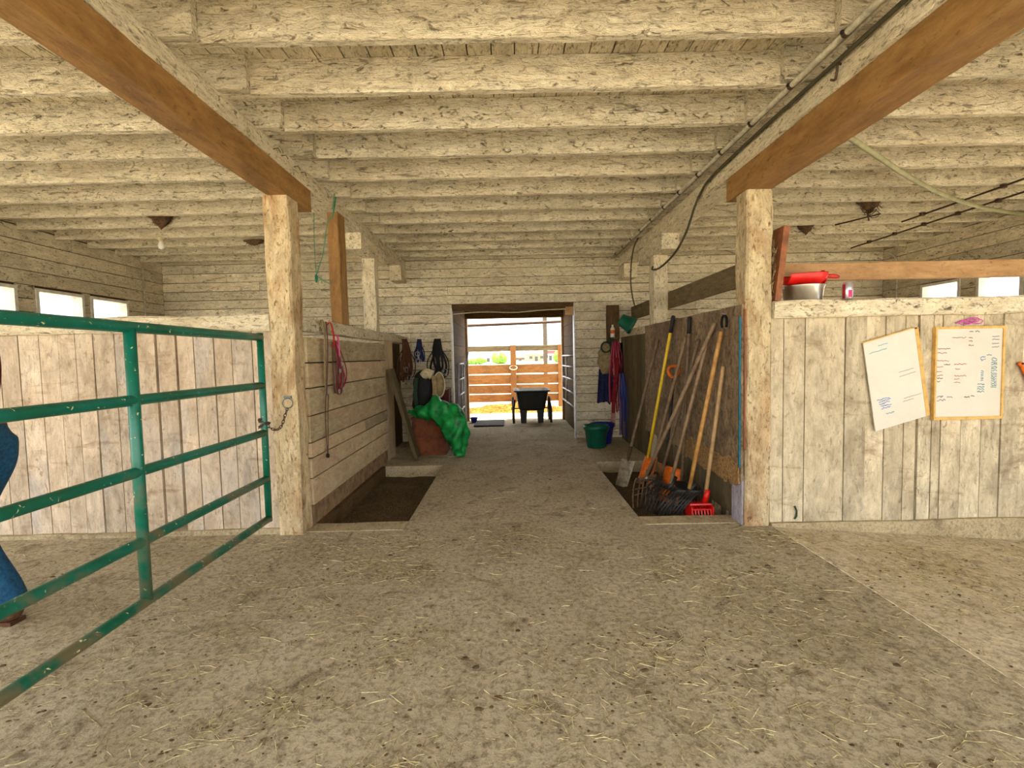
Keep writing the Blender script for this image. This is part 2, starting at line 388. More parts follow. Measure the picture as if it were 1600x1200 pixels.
# ================================================================== SETTING
# floor: slab with two sunken gutters
XL, XR, YB, YF = -5.1, 5.6, -1.6, 7.3
PL = (-1.48, -.80, 3.68, 5.63); PR = (.97, 1.70, 3.67, 5.63); PD = -.14
def build_floor():
    g = G(); xs = [XL - .1, PL[0], PL[1], PR[0], PR[1], 1.86, XR + .1]; ys = [YB, 3.45, 3.675, 5.63, 10.35]
    def quad(x0, x1, y0, y1, z=0.0, s=0):
        b = len(g.v); g.v += [(x0, y0, z), (x1, y0, z - s), (x1, y1, z - s), (x0, y1, z)]; g.f.append((b, b + 1, b + 2, b + 3))
    for j in range(4):
        for i in range(6):
            if j == 2 and i in (1, 3): continue
            if j == 0 and i == 5: continue
            if j == 3 and i == 0: pass
            quad(xs[i], xs[i + 1], ys[j], ys[j + 1])
    f = tag(g.build('floor', M_FLOOR, org=(0, 3, 0)), 'dirty concrete barn floor strewn with hay', 'floor', kind='structure')
    g = G(); b = 0
    g.v += [(1.872, YB, -.006), (XR + .1, YB, -.30), (XR + .1, 3.5, -.30), (1.872, 3.5, -.006), (1.855, YB, -.03), (1.855, 3.5, -.03), (1.872, YB, -.03), (1.872, 3.5, -.03)]; g.f += [(0, 1, 2, 3), (6, 0, 3, 7), (4, 6, 7, 5)]
    g.build('pale_slab', M_FLOOR2, f)['label'] = 'paler sloping concrete slab in the right bay'
    for (x0, x1, y0, y1) in (PL, PR):
        g = G(); b = 0
        g.v = [(x0, y0, 0), (x1, y0, 0), (x1, y1, 0), (x0, y1, 0), (x0, y0, PD), (x1, y0, PD), (x1, y1, PD), (x0, y1, PD)]
        g.f = [(0, 1, 5, 4), (1, 2, 6, 5), (2, 3, 7, 6), (3, 0, 4, 7)]
        g.build('gutter_side', M_CURB, f)
        g = G(); nx, ny = 14, 36
        g.grid(lambda u, v: (x0 + (x1 - x0) * u, y0 + (y1 - y0) * v, PD + .012 + .02 * noise.noise((u * 5, v * 14, x0))), nx, ny)
        g.build('gutter_bed', M_PIT, f, True)['label'] = 'dark dirt bed of the sunken gutter'
    g = G(); g.beam(-1.50, -.80, 3.50, 3.675, -.03, .006, 'X', 8, .006, .004); g.build('curb', M_CURB, f)
    g = G(); g.beam(.97, 1.66, 3.49, 3.665, -.03, .006, 'X', 8, .006, .004); g.build('curb', M_CURB, f)
    return f
FLOOR = build_floor()

# ground outside, as a ring round the building
def build_ground():
    g = G(); R = 160; z = -.03
    def quad(x0, x1, y0, y1):
        b = len(g.v); g.v += [(x0, y0, z), (x1, y0, z), (x1, y1, z), (x0, y1, z)]; g.f.append((b, b + 1, b + 2, b + 3))
    quad(-R, R, -R, YB); quad(-R, XL - .1, YB, 10.35); quad(XR + .1, R, YB, 10.35); quad(-R, R, 10.35, R)
    tag(g.build('ground', M_GROUND, org=(0, 20, z)), 'pale dry ground outside beyond the back door', 'ground', kind='structure')
build_ground()

# ceiling: roof deck, boards along the barn, joists across it
JB, JT = 2.68, 2.86
JY = [2.69 + .424 * k for k in range(-9, 11)]
def build_ceiling():
    g = G(); g.box(XL - .15, XR + .15, YB, YF + .1, 2.90, 2.98)
    c = tag(g.build('ceiling', WD('Y'), org=(0, 3, 2.86)), 'whitewashed plank ceiling on joists', 'ceiling', kind='structure')
    x = XL - .02
    m = WW('Y')
    while x < XR:
        w = U(.122, .15); G().box(x + .003, min(x + w - .004, XR), YB, YF + .03, JT, JT + .024, .0015).build('ceiling_board', m, c); x += w
    mj = WJ('X')
    for y in JY:
        for (x0, x1, dy) in ((-1.72, 1.86, 0), (XL, -1.36 + U(-.03, .03), -.05), (1.50 + U(-.03, .03), XR, -.05)):
            G().beam(x0, x1, y + dy, y + dy + .046, JB + U(-.004, .004), JT, 'X', 24, .006, .003).build('joist', mj, c)
    return c
CEIL = build_ceiling()

def board_rows(parent, z0, z1, h, spans, place, mat, j=.0025):
    """horizontal boards; spans(zlo,zhi)->list of (a,b); place(a,b,zlo,zhi)->box args"""
    z = z0; r = 0
    while z < z1 - .02:
        hh = min(h + U(-.008, .008), z1 - z)
        for (a, b) in spans(z, z + hh):
            p = a
            while p < b - .01:
                q = min(b, p + U(1.1, 2.6))
                if b - q < .4: q = b
                G().box(*place(p + .0015, q - .0015, z + .0045, z + hh - .0045), j).build('board', mat, parent); p = q
        z += hh; r += 1

DX0, DX1, DZ = -.84, .98, 1.985
def build_wall_back():
    y = YF + .03; g = G()
    g.box(XL - .1, DX0, y, y + .04, -.02, 2.9); g.box(DX1, XR + .1, y, y + .04, -.02, 2.9); g.box(DX0, DX1, y, y + .04, DZ, 2.9)
    w = tag(g.build('wall_back', WD('X'), org=(0, y, 0)), 'whitewashed horizontal board wall with the open doorway at the far end', 'wall', kind='structure')
    def spans(a, b):
        return [(XL, XR)] if a >= DZ - .03 else [(XL, DX0), (DX1, XR)]
    board_rows(w, 0.0, 2.86, .136, spans, lambda a, b, c, d: (a, b, YF, YF + .028, c, d), WF('X'))
    return w
WALLB = build_wall_back()

WINZ = (1.42, 2.10)
ADDED_HALF = [(3.8, 5.05), (5.5, 6.9)]      # unseen half-door openings added to bring daylight into the stall bays
WINL = [(5.33, 5.93), (6.02, 6.61), (4.42, 5.13), (3.4, 4.1)]
WINR = [(6.04, 6.62), (5.30, 5.83), (4.3, 5.0), (3.45, 4.05)]
ADDED_DOORR = (-1.2, 1.2); ADDED_DOORL = (-1.2, 2.9)  # unseen side openings beside the camera, added to let daylight in
def build_side(name, side, X, wins, door, label):
    g = G(); s = side; xa, xb = sorted((X + s * .03, X + s * .07))
    ops = [(a, b, WINZ[0], WINZ[1]) for a, b in wins] + [(a, b, -1, 1.36) for a, b in ADDED_HALF] + ([(door[0], door[1], -1, 2.5)] if door else [])
    for z0, z1 in ((-.05, 1.36), (1.36, 1.42), (1.42, 2.1), (2.1, 2.5), (2.5, 2.9)):
        p = YB
        for a, b in sorted((o_[0], o_[1]) for o_ in ops if o_[2] < z1 - .001 and o_[3] > z0 + .001): g.box(xa, xb, p, a, z0, z1); p = b
        g.box(xa, xb, p, YF + .05, z0, z1)
    w = tag(g.build(name, WD('Y'), org=(X, 3, 0)), label, 'wall', kind='structure')
    def spans(z0, z1):
        cuts = []
        for a, b in sorted((a, b) for a, b, c, d in ops if z1 > c + .02 and z0 < d - .02):
            if cuts and a < cuts[-1][1]: cuts[-1] = (cuts[-1][0], max(b, cuts[-1][1]))
            else: cuts.append((a, b))
        out = []; p = YB
        for a, b in cuts: out.append((p, a)); p = b
        out.append((p, YF)); return [(a, b) for a, b in out if b - a > .02]
    x0, x1 = sorted((X, X + s * .026))
    board_rows(w, 0.02, 2.86, .15, spans, lambda a, b, c, d: (x0, x1, a, b, c, d), WF('Y'))
    return w
WALLL = build_side('wall_left', -1, XL, WINL, ADDED_DOORL, 'left whitewashed board wall with a row of small windows')
WALLR = build_side('wall_right', 1, XR, WINR, ADDED_DOORR, 'right whitewashed board wall with small windows')
def build_window(i, X, s, a, b):
    z0, z1 = WINZ; g = G(); xa, xb = sorted((X - s * .012, X + s * .12)); t = .035
    g.box(xa, xb, a - .0, a + t, z0, z1); g.box(xa, xb, b - t, b, z0, z1); g.box(xa, xb, a + t, b - t, z0, z0 + t); g.box(xa, xb, a + t, b - t, z1 - t, z1)
    o = tag(g.build('window_%d' % i, M_WHITE), ['small window in the %s board wall, %s' % ('left' if s < 0 else 'right', d) for d in [DESC[i]]][0], 'window', kind='structure')
    xm = X + s * .08
    G().box(xm - .003, xm + .003, a + t, b - t, z0 + t, z1 - t).build('pane', M_GLASS, o)
DESC = {}
k = 1
for j, (a, b) in enumerate(sorted(WINL, reverse=True)):
    DESC[k] = 'number %d counted from the far corner' % (j + 1); build_window(k, XL, -1, a, b); k += 1
for j, (a, b) in enumerate(sorted(WINR, reverse=True)):
    DESC[k] = 'number %d counted from the far corner' % (j + 1); build_window(k, XR, 1, a, b); k += 1

# passage behind the doorway
def build_passage():
    ml = WD('Y')
    for nm, xa, xb, lb in (('wall_passage_left', -.90, -.86, 'dark brown board wall on the left of the passage beyond the doorway'), ('wall_passage_right', 1.09, 1.13, 'dark brown board wall on the right of the passage beyond the doorway')):
        w = tag(G().box(xa, xb, 7.38, 9.6, 0, 2.3).build(nm, ml), lb, 'wall', kind='structure')
        z = 0
        xi = (xb, xb + .02) if xa < 0 else (xa - .02, xa)
        while z < 2.14:
            h = min(U(.17, .2), 2.15 - z); G().box(xi[0], xi[1], 7.38, 9.6, z + .003, z + h - .003, .002).build('board', WD('Y'), w); z += h
    r = tag(G().box(-1.0, 1.25, 7.38, 9.75, 2.16, 2.26).build('ceiling_passage', ml), 'low dark board roof over the passage', 'ceiling', kind='structure')
    t = tag(G().beam(-.84, 1.07, 9.5, 9.62, 2.0, 2.16, 'X', 8, .006).build('trim_1', WD('X')), 'dark header board across the outer end of the passage', 'trim', kind='structure')
    for i, (x0, x1) in enumerate(((-.86, -.80), (1.03, 1.09))):
        tag(G().beam(x0, x1, 9.5, 9.62, 0, 2.0, 'Z', 8, .004).build('trim_%d' % (i + 2), WH('Z')), 'brown jamb post at the outer end of the passage, %s side' % ('left', 'right')[i], 'trim', kind='structure')
    d = thing('door_1', 'frame of the open doorway in the far wall', 'doorway', (0, 7.3, 0), kind='structure')
    G().box(-.86, -.835, 7.27, 7.40, 0, 1.985, .002).build('jamb', M_WHITE, d)['label'] = 'white painted left jamb'
    G().box(.975, .99, 7.265, 7.40, 0, 1.985, .001).build('edge_strip', M_STEEL, d)['label'] = 'bright metal edge strip'
    G().box(.86, .972, 7.30, 7.40, 1.86, 1.98, .003).build('corner_block', WH('X'), d)
    G().box(-.835, .975, 7.33, 7.40, 1.95, 1.985, .003).build('lintel', WD('X'), d)
build_passage()

# ================================================================== POSTS AND BEAMS
def timber(name, label, cat, b, axis, mat, seg=14, j=.008, ch=.01, group=None):
    return tag(G().beam(*b, axis, seg, j, ch).build(name, mat), label, cat, group)
mw = WW('Y')
timber('ceiling_beam', 'whitewashed ceiling beam along the left side of the aisle', 'beam', (-1.70, -1.50, YB, 7.28, 2.57, 2.68), 'Y', mw, 60, .012)
timber('ceiling_beam', 'whitewashed ceiling beam along the right side of the aisle', 'beam', (1.65, 1.85, YB, 7.28, 2.54, 2.68), 'Y', mw, 60, .012)
timber('support_beam', 'new brown support beam under the left whitewashed beam', 'beam', (-1.66, -1.512, YB, 3.86, 2.405, 2.57), 'Y', WN('Y'), 20, .003, .004)
timber('support_beam', 'new brown support beam under the right whitewashed beam', 'beam', (1.655, 1.845, YB, 3.71, 2.37, 2.54), 'Y', WN('Y'), 20, .003, .004)
pL = thing('wooden_post', 'whitewashed post at the end of the green gate, with ring and chain', 'post', (-1.6, 3.54, 0))
G().beam(-1.69, -1.515, 3.45, 3.63, 0, 2.405, 'Z', 30, .014, .012).build('shaft', WS('Z'), pL)
pR = thing('wooden_post', 'whitewashed post between the tool wall and the whiteboards', 'post', (1.76, 3.51, 0))
G().beam(1.67, 1.85, 3.42, 3.60, -.02, 2.37, 'Z', 30, .012, .012).build('shaft', WS('Z'), pR)
for x, z in ((1.665, .05), ):
    G().tube(spline([(1.662, 3.425, 1.55), (1.66, 3.42, 1.3), (1.664, 3.424, 1.0), (1.66, 3.42, .75), (1.664, 3.425, .55)], 4), .006, 6).build('orange_cable', M_CABLER, pR, True)
timber('brown_prop', 'short brown timber prop standing on the left rail under the beam', 'post', (-1.60, -1.50, 4.43, 4.62, 1.576, 2.57), 'Z', WN('Z'), 12, .006, .008)
p2 = thing('wooden_post', 'far left whitewashed post with bolster block on the rail', 'post', (-1.58, 5.66, 1.576))
G().beam(-1.65, -1.505, 5.6, 5.74, 1.576, 2.40, 'Z', 12, .01).build('shaft', WW('Z'), p2)
G().beam(-1.68, -1.51, 5.12, 6.1, 2.40, 2.57, 'Y', 10, .01).build('bolster', WW('Y'), p2)
p3 = thing('wooden_post', 'far right whitewashed post with bolster block behind the tool wall', 'post', (1.75, 5.7, 0))
G().beam(1.67, 1.83, 5.6, 5.78, 0, 2.37, 'Z', 18, .01).build('shaft', WW('Z'), p3)
G().beam(1.66, 1.845, 5.28, 6.2, 2.37, 2.54, 'Y', 10, .01).build('bolster', WW('Y'), p3)
timber('wall_bracket', 'whitewashed block carrying the left beam at the far wall', 'bracket', (-1.66, -1.50, 6.95, 7.30, 2.36, 2.57), 'Y', WW('Y'), 4, .01)
timber('wall_bracket', 'whitewashed block carrying the right beam at the far wall', 'bracket', (1.655, 1.84, 6.95, 7.30, 2.34, 2.54), 'Y', WW('Y'), 4, .01)

# ================================================================== STALL PARTITIONS
def part_front_left():
    t = thing('stall_partition', 'left stall front of vertical limewashed boards behind the green gate', 'partition', (-3.4, 3.52, 0))
    G().beam(XL, -1.692, 3.47, 3.60, 1.475, 1.59, 'X', 30, .012, .01).build('top_rail', WW('X'), t)
    G().beam(XL, -1.692, 3.475, 3.62, -.02, .03, 'X', 30, .012, .008).build('sill', M_CURB, t)
    G().box(XL, -1.7, 3.545, 3.59, 1.1, 1.2).build('back_rail', WD('X'), t); G().box(XL, -1.7, 3.545, 3.59, .3, .4).build('back_rail', WD('X'), t)
    x = -1.70; i = 0; m = WB('Z')
    while x > XL:
        w = U(.125, .15); gap = U(.005, .009) if i not in (4, 5, 16) else .02
        G().box(x - w + gap, x, 3.512 + U(-.004, .004), 3.54, .028 + (.07 if i == 5 else 0), 1.478, .002).build('board', m, t); x -= w; i += 1
part_front_left()
def part_front_right():
    t = thing('stall_partition', 'right stall front of vertical weathered boards carrying the whiteboards', 'partition', (3.7, 3.46, 0))
    G().beam(1.852, XR, 3.39, 3.62, 1.48, 1.60, 'X', 30, .01, .01).build('top_rail', WW('X'), t)
    g = G(); g.beam(1.852, XR, 3.40, 3.60, -.30, .016, 'X', 30, .008, .01); g.build('sill', M_CURB, t)
    G().box(1.86, XR, 3.475, 3.52, 1.1, 1.2).build('back_rail', WD('X'), t); G().box(1.86, XR, 3.475, 3.52, .3, .4).build('back_rail', WD('X'), t)
    e = [1.852, 1.95, 2.10, 2.385, 2.535, 2.67, 2.81, 2.915, 3.015, 3.08, 3.225, 3.37, 3.51, 3.65]
    while e[-1] < XR - .1: e.append(e[-1] + U(.13, .16))
    m = WR('Z')
    for a, b in zip(e, e[1:]):
        gap = .022 if abs(b - 2.915) < .001 else U(.003, .008)
        G().box(a, b - gap, 3.44 + U(-.004, .003), 3.47, .014, 1.482, .002).build('board', m, t)
    G().strap([(2.03, 3.432, .135), (2.045, 3.432, .10), (2.045, 3.432, .06), (2.03, 3.432, .04)], .012, .003, (1, 0, 0)).build('chalk_mark', M_OLIVE, t)['label'] = 'small green chalk mark'
    tag(G().beam(1.90, XR, 3.66, 3.70, 1.77, 1.90, 'X', 20, .003, .004).build('upper_rail', WH('X')), 'new brown plank rail above the shelf with the red scoop', 'rail')
part_front_right()
def part_left_aisle():
    t = thing('stall_partition', 'left aisle partition of horizontal planks with the halters', 'partition', (-1.52, 4.8, 0))
    G().box(-1.60, -1.555, 3.65, 5.92, .16, 1.43).build('backing', plain('dark_backing', (58, 46, 32), .95, 0, .3, 12, .2), t)  # dark panel added behind the planks so their gaps stay unlit
    m = WP('Y'); rows = [.155, .364, .518, .635, .835, 1.045, 1.237, 1.435]
    joints = {0: [], 1: [4.55], 2: [5.0], 3: [], 4: [], 5: [], 6: [4.35, 4.85]}
    for i in range(7):
        c = [3.635] + joints[i] + [5.93]
        for a, b in zip(c, c[1:]):
            G().box(-1.545, -1.50 + U(-.004, .004), a + .001 + U(0, .006), b - .001, rows[i] + .005, rows[i + 1] - .005, .002).build('plank', m, t)
    G().box(-1.56, -1.512, 3.64, 5.93, -.02, .152, .002).build('kick_board', plain('muddy_board', (150, 122, 88), .9, 0, .3, 12, .3, (108, 84, 58)), t)
    G().box(-1.60, -1.468, 3.69, 5.62, -.15, .004, .001).build('kerb', WD('Y'), t)
    G().beam(-1.60, -1.50, 3.64, 7.29, 1.472, 1.575, 'Y', 30, .008, .008).build('top_rail', WW('Y'), t)
    for a, b in ((5.935, 6.12), (6.12, 6.32)): G().box(-1.55, -1.505 + U(-.004, .004), a, b - .004, 0, 1.472, .002).build('upright_board', WP('Z'), t)
    for a in (6.34, 6.54, 6.75, 6.93, 7.1): G().box(-1.66, -1.63, a, a + .185, 0, 1.472, .002).build('upright_board', WD('Z'), t)  # dark-coloured boards standing in for the shade behind the clutter
    n = G()
    for i in range(46):
        y = U(3.7, 6.9); a = U(-.5, .5); n.tube([(-1.52, y, 1.573), (-1.515 + U(0, .01), y + .02 * a, 1.573 + U(.008, .02))], .0016, 4)
    n.build('nails', M_RUST, t)['kind'] = 'stuff'
part_left_aisle()
def part_right_aisle():
    t = thing('tool_wall', 'right aisle partition with dark worn plywood where the tools lean', 'partition', (1.68, 4.7, 0))
    # plywood sheet with a ragged lower edge, in two pieces
    for (y0, y1) in ((3.44, 4.42), (4.425, 5.88)):
        def fn(u, v, y0=y0, y1=y1):
            y = y0 + (y1 - y0) * u; lo = .33 + .05 * noise.noise((y * 5, 1, 0)) + .03 * noise.noise((y * 17, 4, 0)); hi = 1.585 + .006 * noise.noise((y * 3, 0, 3))
            return (1.645, y, lo + (hi - lo) * v)
        G().grid(fn, 40, 6, (.018, 0, 0)).build('plywood_sheet', M_PLY, t)
    def fr(u, v):
        y = 3.46 + 1.2 * u; lo = .28 + .05 * noise.noise((y * 6, 1, 0)) + .035 * noise.noise((y * 23, 4, 0)); hi = .46 + .05 * noise.noise((y * 9, 7, 0))
        return (1.636 + .008 * noise.noise((y * 14, v * 4, 0)), y, lo + (hi - lo) * v)
    G().grid(fr, 70, 5, (.012, 0, 0)).build('frayed_edge', M_FIBRE, t)['label'] = 'frayed pale lower edge of the plywood'
    y = 3.62; m = WK('Z')
    while y < 5.85:
        w = U(.13, .17); G().box(1.70, 1.73, y, y + w - .006, -.14, .6, .002).build('lower_board', m, t); y += w
    G().box(1.655, 1.69, 3.45, 3.60, -.02, .36, .003).build('lilac_board', M_LILAC, t)['label'] = 'pale lilac painted board end'
    G().box(1.635, 1.645, 3.445, 3.462, .42, 1.5, .001).build('painted_edge', M_TEAL, t)['label'] = 'teal painted edge strip'
    y = 5.9
    for w in (.20, .22, .2, .24, .25, .2):
        G().box(1.66, 1.69, y, y + w - .01, 0, 1.5, .002).build('upright_board', WK('Z'), t); y += w
    G().box(1.835, 1.875, 3.5, 7.29, 1.765, 1.95, .003).build('upper_rail', WK('Y'), t)['label'] = 'dark grey-green rail plank'
    G().box(1.69, 1.72, 5.7, 7.29, 1.50, 1.60, .003).build('low_rail', WW('Y'), t)
part_right_aisle()

# ================================================================== GREEN GATE
def green_gate():
    X, y0, y1 = -1.69, -.2, 3.33; t = thing('tube_gate', 'green tubular steel farm gate standing open on the left', 'gate', (X, 1.5, 0))
    zs = [1.418, 1.09, .765, .445, .165]
    for i, z in enumerate(zs):
        G().tube([(X, y0, z)] + [(X, y0 + (y1 - y0) * k / 16, z) for k in range(1, 17)], .0245 if i else .026, 14).build('rail', M_GATE, t, True)
    for y in (y0, 1.05, 2.19, y1):
        G().tube([(X, y, zs[-1] - (.02 if y in (y0, y1) else .0)), (X, y, .8), (X, y, zs[0] + (.03 if y in (y0, y1) else 0))], .0245 if y not in (y0, y1) else .022, 14).build('upright', M_GATE, t, True)
    for y in (y0 + .03,):
        for z in (.3, 1.25): G().lathe((X, y - .03, z), [(.03, -.04), (.03, .04)], 12).build('hinge', M_RUST, t)
green_gate()
def ring_and_chain():
    t = thing('gate_chain', 'rusty chain looped from the post ring round the gate end', 'chain', (-1.6, 3.42, .75))
    G().box(-1.598, -1.548, 3.436, 3.449, .988, 1.006, .001).build('staple', plain('dull_zinc', (120, 128, 120), .5, .6), t)
    G().tube([(-1.573 + .036 * math.sin(a * .449), 3.438, .955 + .036 * math.cos(a * .449)) for a in range(14)], .004, 6, True).build('ring', MATS['dull_zinc'], t, True)
    pts = spline([(-1.573, 3.43, .92), (-1.59, 3.42, .86), (-1.605, 3.40, .80), (-1.635, 3.38, .775), (-1.668, 3.35, .80), (-1.70, 3.30, .86), (-1.72, 3.325, .85), (-1.715, 3.36, .82), (-1.67, 3.362, .825), (-1.66, 3.31, .835), (-1.70, 3.295, .815), (-1.725, 3.33, .80)], 3)
    for i in range(len(pts) - 1):
        a, b = pts[i], pts[i + 1]; d = (b - a).normalized(); o = d.orthogonal().normalized() if i % 2 == 0 else d.cross(d.orthogonal()).normalized(); c = (a + b) / 2; L = (b - a).length * .72
        G().tube([c + d * L * math.cos(q * math.pi / 4) + o * .009 * math.sin(q * math.pi / 4) for q in range(8)], .0028, 5, True).build('link', M_RUST, t, True)
ring_and_chain()

# ================================================================== TOOLS IN THE RIGHT GUTTER
V = Vector
def handle(t, a, b, r, mat, name='handle', grip=None, gl=.13):
    a, b = V(a), V(b); d = (b - a).normalized()
    G().tube([a, a.lerp(b, .02), a.lerp(b, .3), a.lerp(b, .6), b], [r * .8, r, r * 1.02, r, r * .95], 10).build(name, mat, t, True)
    if grip: G().tube([a - d * .012, a, a + d * gl * .5, a + d * gl], [r * .9, r * 1.35, r * 1.25, r * 1.3], 10).build('grip', grip, t, True)
def tool(name, label, cat, bottom): return thing(name, label, cat, (bottom[0], bottom[1], PD))
def plate(a, b, w0, w1, wd, curve, nrm, n=8, th=.004):
    a, b, wd, nrm = V(a), V(b), V(wd).normalized(), V(nrm).normalized()
    def fn(u, v):
        w = w0 + (w1 - w0) * v
        return a.lerp(b, v) + wd * (u - .5) * w + nrm * curve * (4 * (u - .5) ** 2)
    return G().grid(fn, n, n, nrm * th)
def basket(t, p, d, wd, width, length, n, mat, curl=.05):
    """manure fork head: shoulder bar, side walls and a row of tines"""
    p, d, wd = V(p), V(d).normalized(), V(wd).normalized(); nn = d.cross(wd).normalized()
    if nn.x > 0: nn = -nn
    G().obox(p + d * .02, wd, d, nn, width / 2, .022, .012).build('shoulder', mat, t)
    for i in range(n):
        o = p + wd * (i / (n - 1) - .5) * width * .96
        up = .05 if i in (0, n - 1) else 0
        G().strap(spline([o + nn * up * .3, o + d * length * .35 + nn * (curl + up * .6), o + d * length * .75 + nn * (curl * .9 + up * .5), o + d * length + nn * (curl * .3)], 3), .012, .007, wd).build('tine', mat, t)
    for f in (.42, .62): G().obox(p + d * length * f + nn * curl, wd, d, nn, width * .47, .005, .004).build('cross_rib', mat, t)
    G().tube([p - d * .09, p + d * .03], [.018, .02], 8).build('socket', mat, t, True)

t = tool('spade', 'square-mouthed spade with brown handle nearest the hanging ropes', 'spade', (1.2, 5.05))
handle(t, (1.62, 5.29, 1.406), (1.25, 5.10, .19), .017, M_HANDLE2)
G().tube([(1.275, 5.113, .27), (1.25, 5.10, .19), (1.232, 5.09, .12)], [.02, .018, .012], 8).build('socket', M_RUST, t, True)
plate((1.24, 5.09, .13), (1.14, 5.0, -.125), .15, .13, (.9, .1, -.3), .012, (-.25, -.95, .25)).build('blade', plain('worn_spade_steel', (176, 164, 136), .5, .5, .3, 24, .1), t)
t = tool('scraper_shovel', 'yellow-handled shovel with black grip and orange blade', 'shovel', (1.36, 4.85))
handle(t, (1.62, 4.795, 1.608), (1.38, 4.863, .196), .0155, M_YELLOW, grip=M_BLACK, gl=.16)
plate((1.39, 4.85, .21), (1.30, 4.80, -.05), .17, .20, (.45, -.9, 0), -.03, (-.9, -.4, .2), 8, .006).build('blade', M_ORANGE, t, True)
t = tool('garden_shovel', 'brown-handled shovel leaning just right of the yellow handle', 'shovel', (1.36, 4.74))
handle(t, (1.62, 4.449, 1.405), (1.38, 4.732, .12), .0155, M_HANDLE)
plate((1.39, 4.72, .14), (1.31, 4.78, -.12), .13, .15, (.5, .8, 0), .02, (-.8, .5, .2)).build('blade', M_RUST, t)
t = tool('snow_scoop', 'dark-shafted scoop with orange grip and round orange blade', 'shovel', (1.42, 4.5))
handle(t, (1.575, 4.65, 1.03), (1.45, 4.53, .17), .0145, M_BLACK, 'shaft')
g = G().tube([V((1.572 + .052 * math.sin(a * .5236) * (1 + .25 * math.cos(a * .5236)), 4.65, 1.075 + .055 * math.cos(a * .5236))) for a in range(12)], .015, 8, True); g.build('grip', M_ORANGE, t, True)
plate((1.46, 4.50, .20), (1.37, 4.40, -.10), .30, .34, (.35, -.93, 0), -.05, (-.93, -.3, .2), 10, .006).build('blade', M_ORANGE, t, True)
t = tool('stable_broom', 'black-gripped grey handle behind the other tools', 'broom', (1.45, 4.3))
handle(t, (1.622, 4.37, 1.562), (1.53, 4.31, .10), .0145, M_HANDLE2, grip=M_BLACK, gl=.14)
bh = G().obox((1.525, 4.305, .07), (.3, -.95, 0), (.95, .3, 0), (0, 0, 1), .17, .03, .025).build('broom_head', M_RUBBER, t)
for i in range(9): G().obox(V((1.525, 4.305, -.03)) + V((.3, -.95, 0)) * (i - 4) * .038, (.3, -.95, 0), (.95, .3, 0), (0, 0, 1), .017, .028, .078).build('bristle_tuft', M_RUBBER, bh)
t = tool('hoe', 'grey-brown handled hoe crossing in front of the orange scoop', 'hoe', (1.36, 4.45))
handle(t, (1.62, 4.15, 1.365), (1.38, 4.447, .10), .0155, M_HANDLE2)
plate((1.385, 4.445, .12), (1.30, 4.47, -.12), .08, .15, (.4, -.9, 0), .01, (-.9, -.35, .2)).build('blade', M_RUST, t)
t = tool('garden_fork', 'metal-tined garden fork with long brown handle', 'fork', (1.2, 4.4))
handle(t, (1.62, 3.827, 1.479), (1.255, 4.455, .13), .0165, M_HANDLE)
basket(t, (1.25, 4.44, .11), (-.12, -.32, -.20), (.8, -.35, .25), .19, .36, 6, plain('fork_steel', (150, 128, 110), .4, .7, .3, 30, .1), .02)
t = tool('manure_fork', 'brown-handled manure fork with wide black plastic basket', 'fork', (1.3, 4.1))
handle(t, (1.62, 3.90, 1.45), (1.35, 4.071, .15), .0155, M_HANDLE)
basket(t, (1.35, 4.06, .13), (-.18, -.12, -.24), (.55, -.8, -.1), .30, .29, 10, M_BLACK, .05)
t = tool('manure_fork', 'golden-handled manure fork with black plastic basket', 'fork', (1.4, 3.85))
handle(t, (1.62, 3.712, 1.408), (1.43, 3.86, .16), .0165, M_HANDLE3)
basket(t, (1.43, 3.865, .14), (-.20, .03, -.24), (.5, -.3, .05), .20, .26, 8, M_BLACK, .04)
t = tool('manure_fork', 'short pale-handled manure fork with bright red basket', 'fork', (1.5, 3.8))
handle(t, (1.622, 3.68, 1.146), (1.53, 3.79, .10), .0155, M_HANDLE4)
G().tube([(1.545, 3.77, .17), (1.525, 3.795, .06)], [.02, .024], 10).build('socket', M_RED, t, True)
for k in range(7): G().strap([(1.40 + .024 * k, 3.86, .055 - .0 * k), (1.405 + .024 * k, 3.735, .03), (1.405 + .024 * k, 3.705, -.05), (1.40 + .024 * k, 3.70, -.125)], .011, .007, (1, 0, 0)).build('tine', M_RED, t)
for z in (.028, -.045, -.10): G().box(1.40, 1.555, 3.70 if z < 0 else 3.725, 3.712 if z < 0 else 3.74, z - .006, z + .006).build('cross_rib', M_RED, t)
G().obox((1.477, 3.80, .052), (1, 0, 0), (0, 1, -.2), (0, .2, 1), .085, .06, .006).build('shoulder', M_RED, t)
G().obox((1.56, 3.775, -.02), (1, 0, 0), (0, 1, 0), (0, 0, 1), .005, .07, .075).build('side_wall', M_RED, t)
G().obox((1.395, 3.775, -.02), (1, 0, 0), (0, 1, 0), (0, 0, 1), .005, .07, .075).build('side_wall', M_RED, t)
t = thing('horseshoe', 'dark horseshoe hanging on a nail over the tool handles', 'horseshoe', (1.64, 3.70, 1.43))
G().strap([V((1.638, 3.70 + .045 * math.sin(a), 1.475 + .055 * math.cos(a))) for a in [(-2.3 + 4.6 * i / 12) for i in range(13)]], .02, .008, (1, 0, 0)).build('shoe', M_LEATHERB, t)
G().tube([(1.646, 3.70, 1.535), (1.62, 3.70, 1.545)], .003, 6).build('nail', M_STEEL, t)

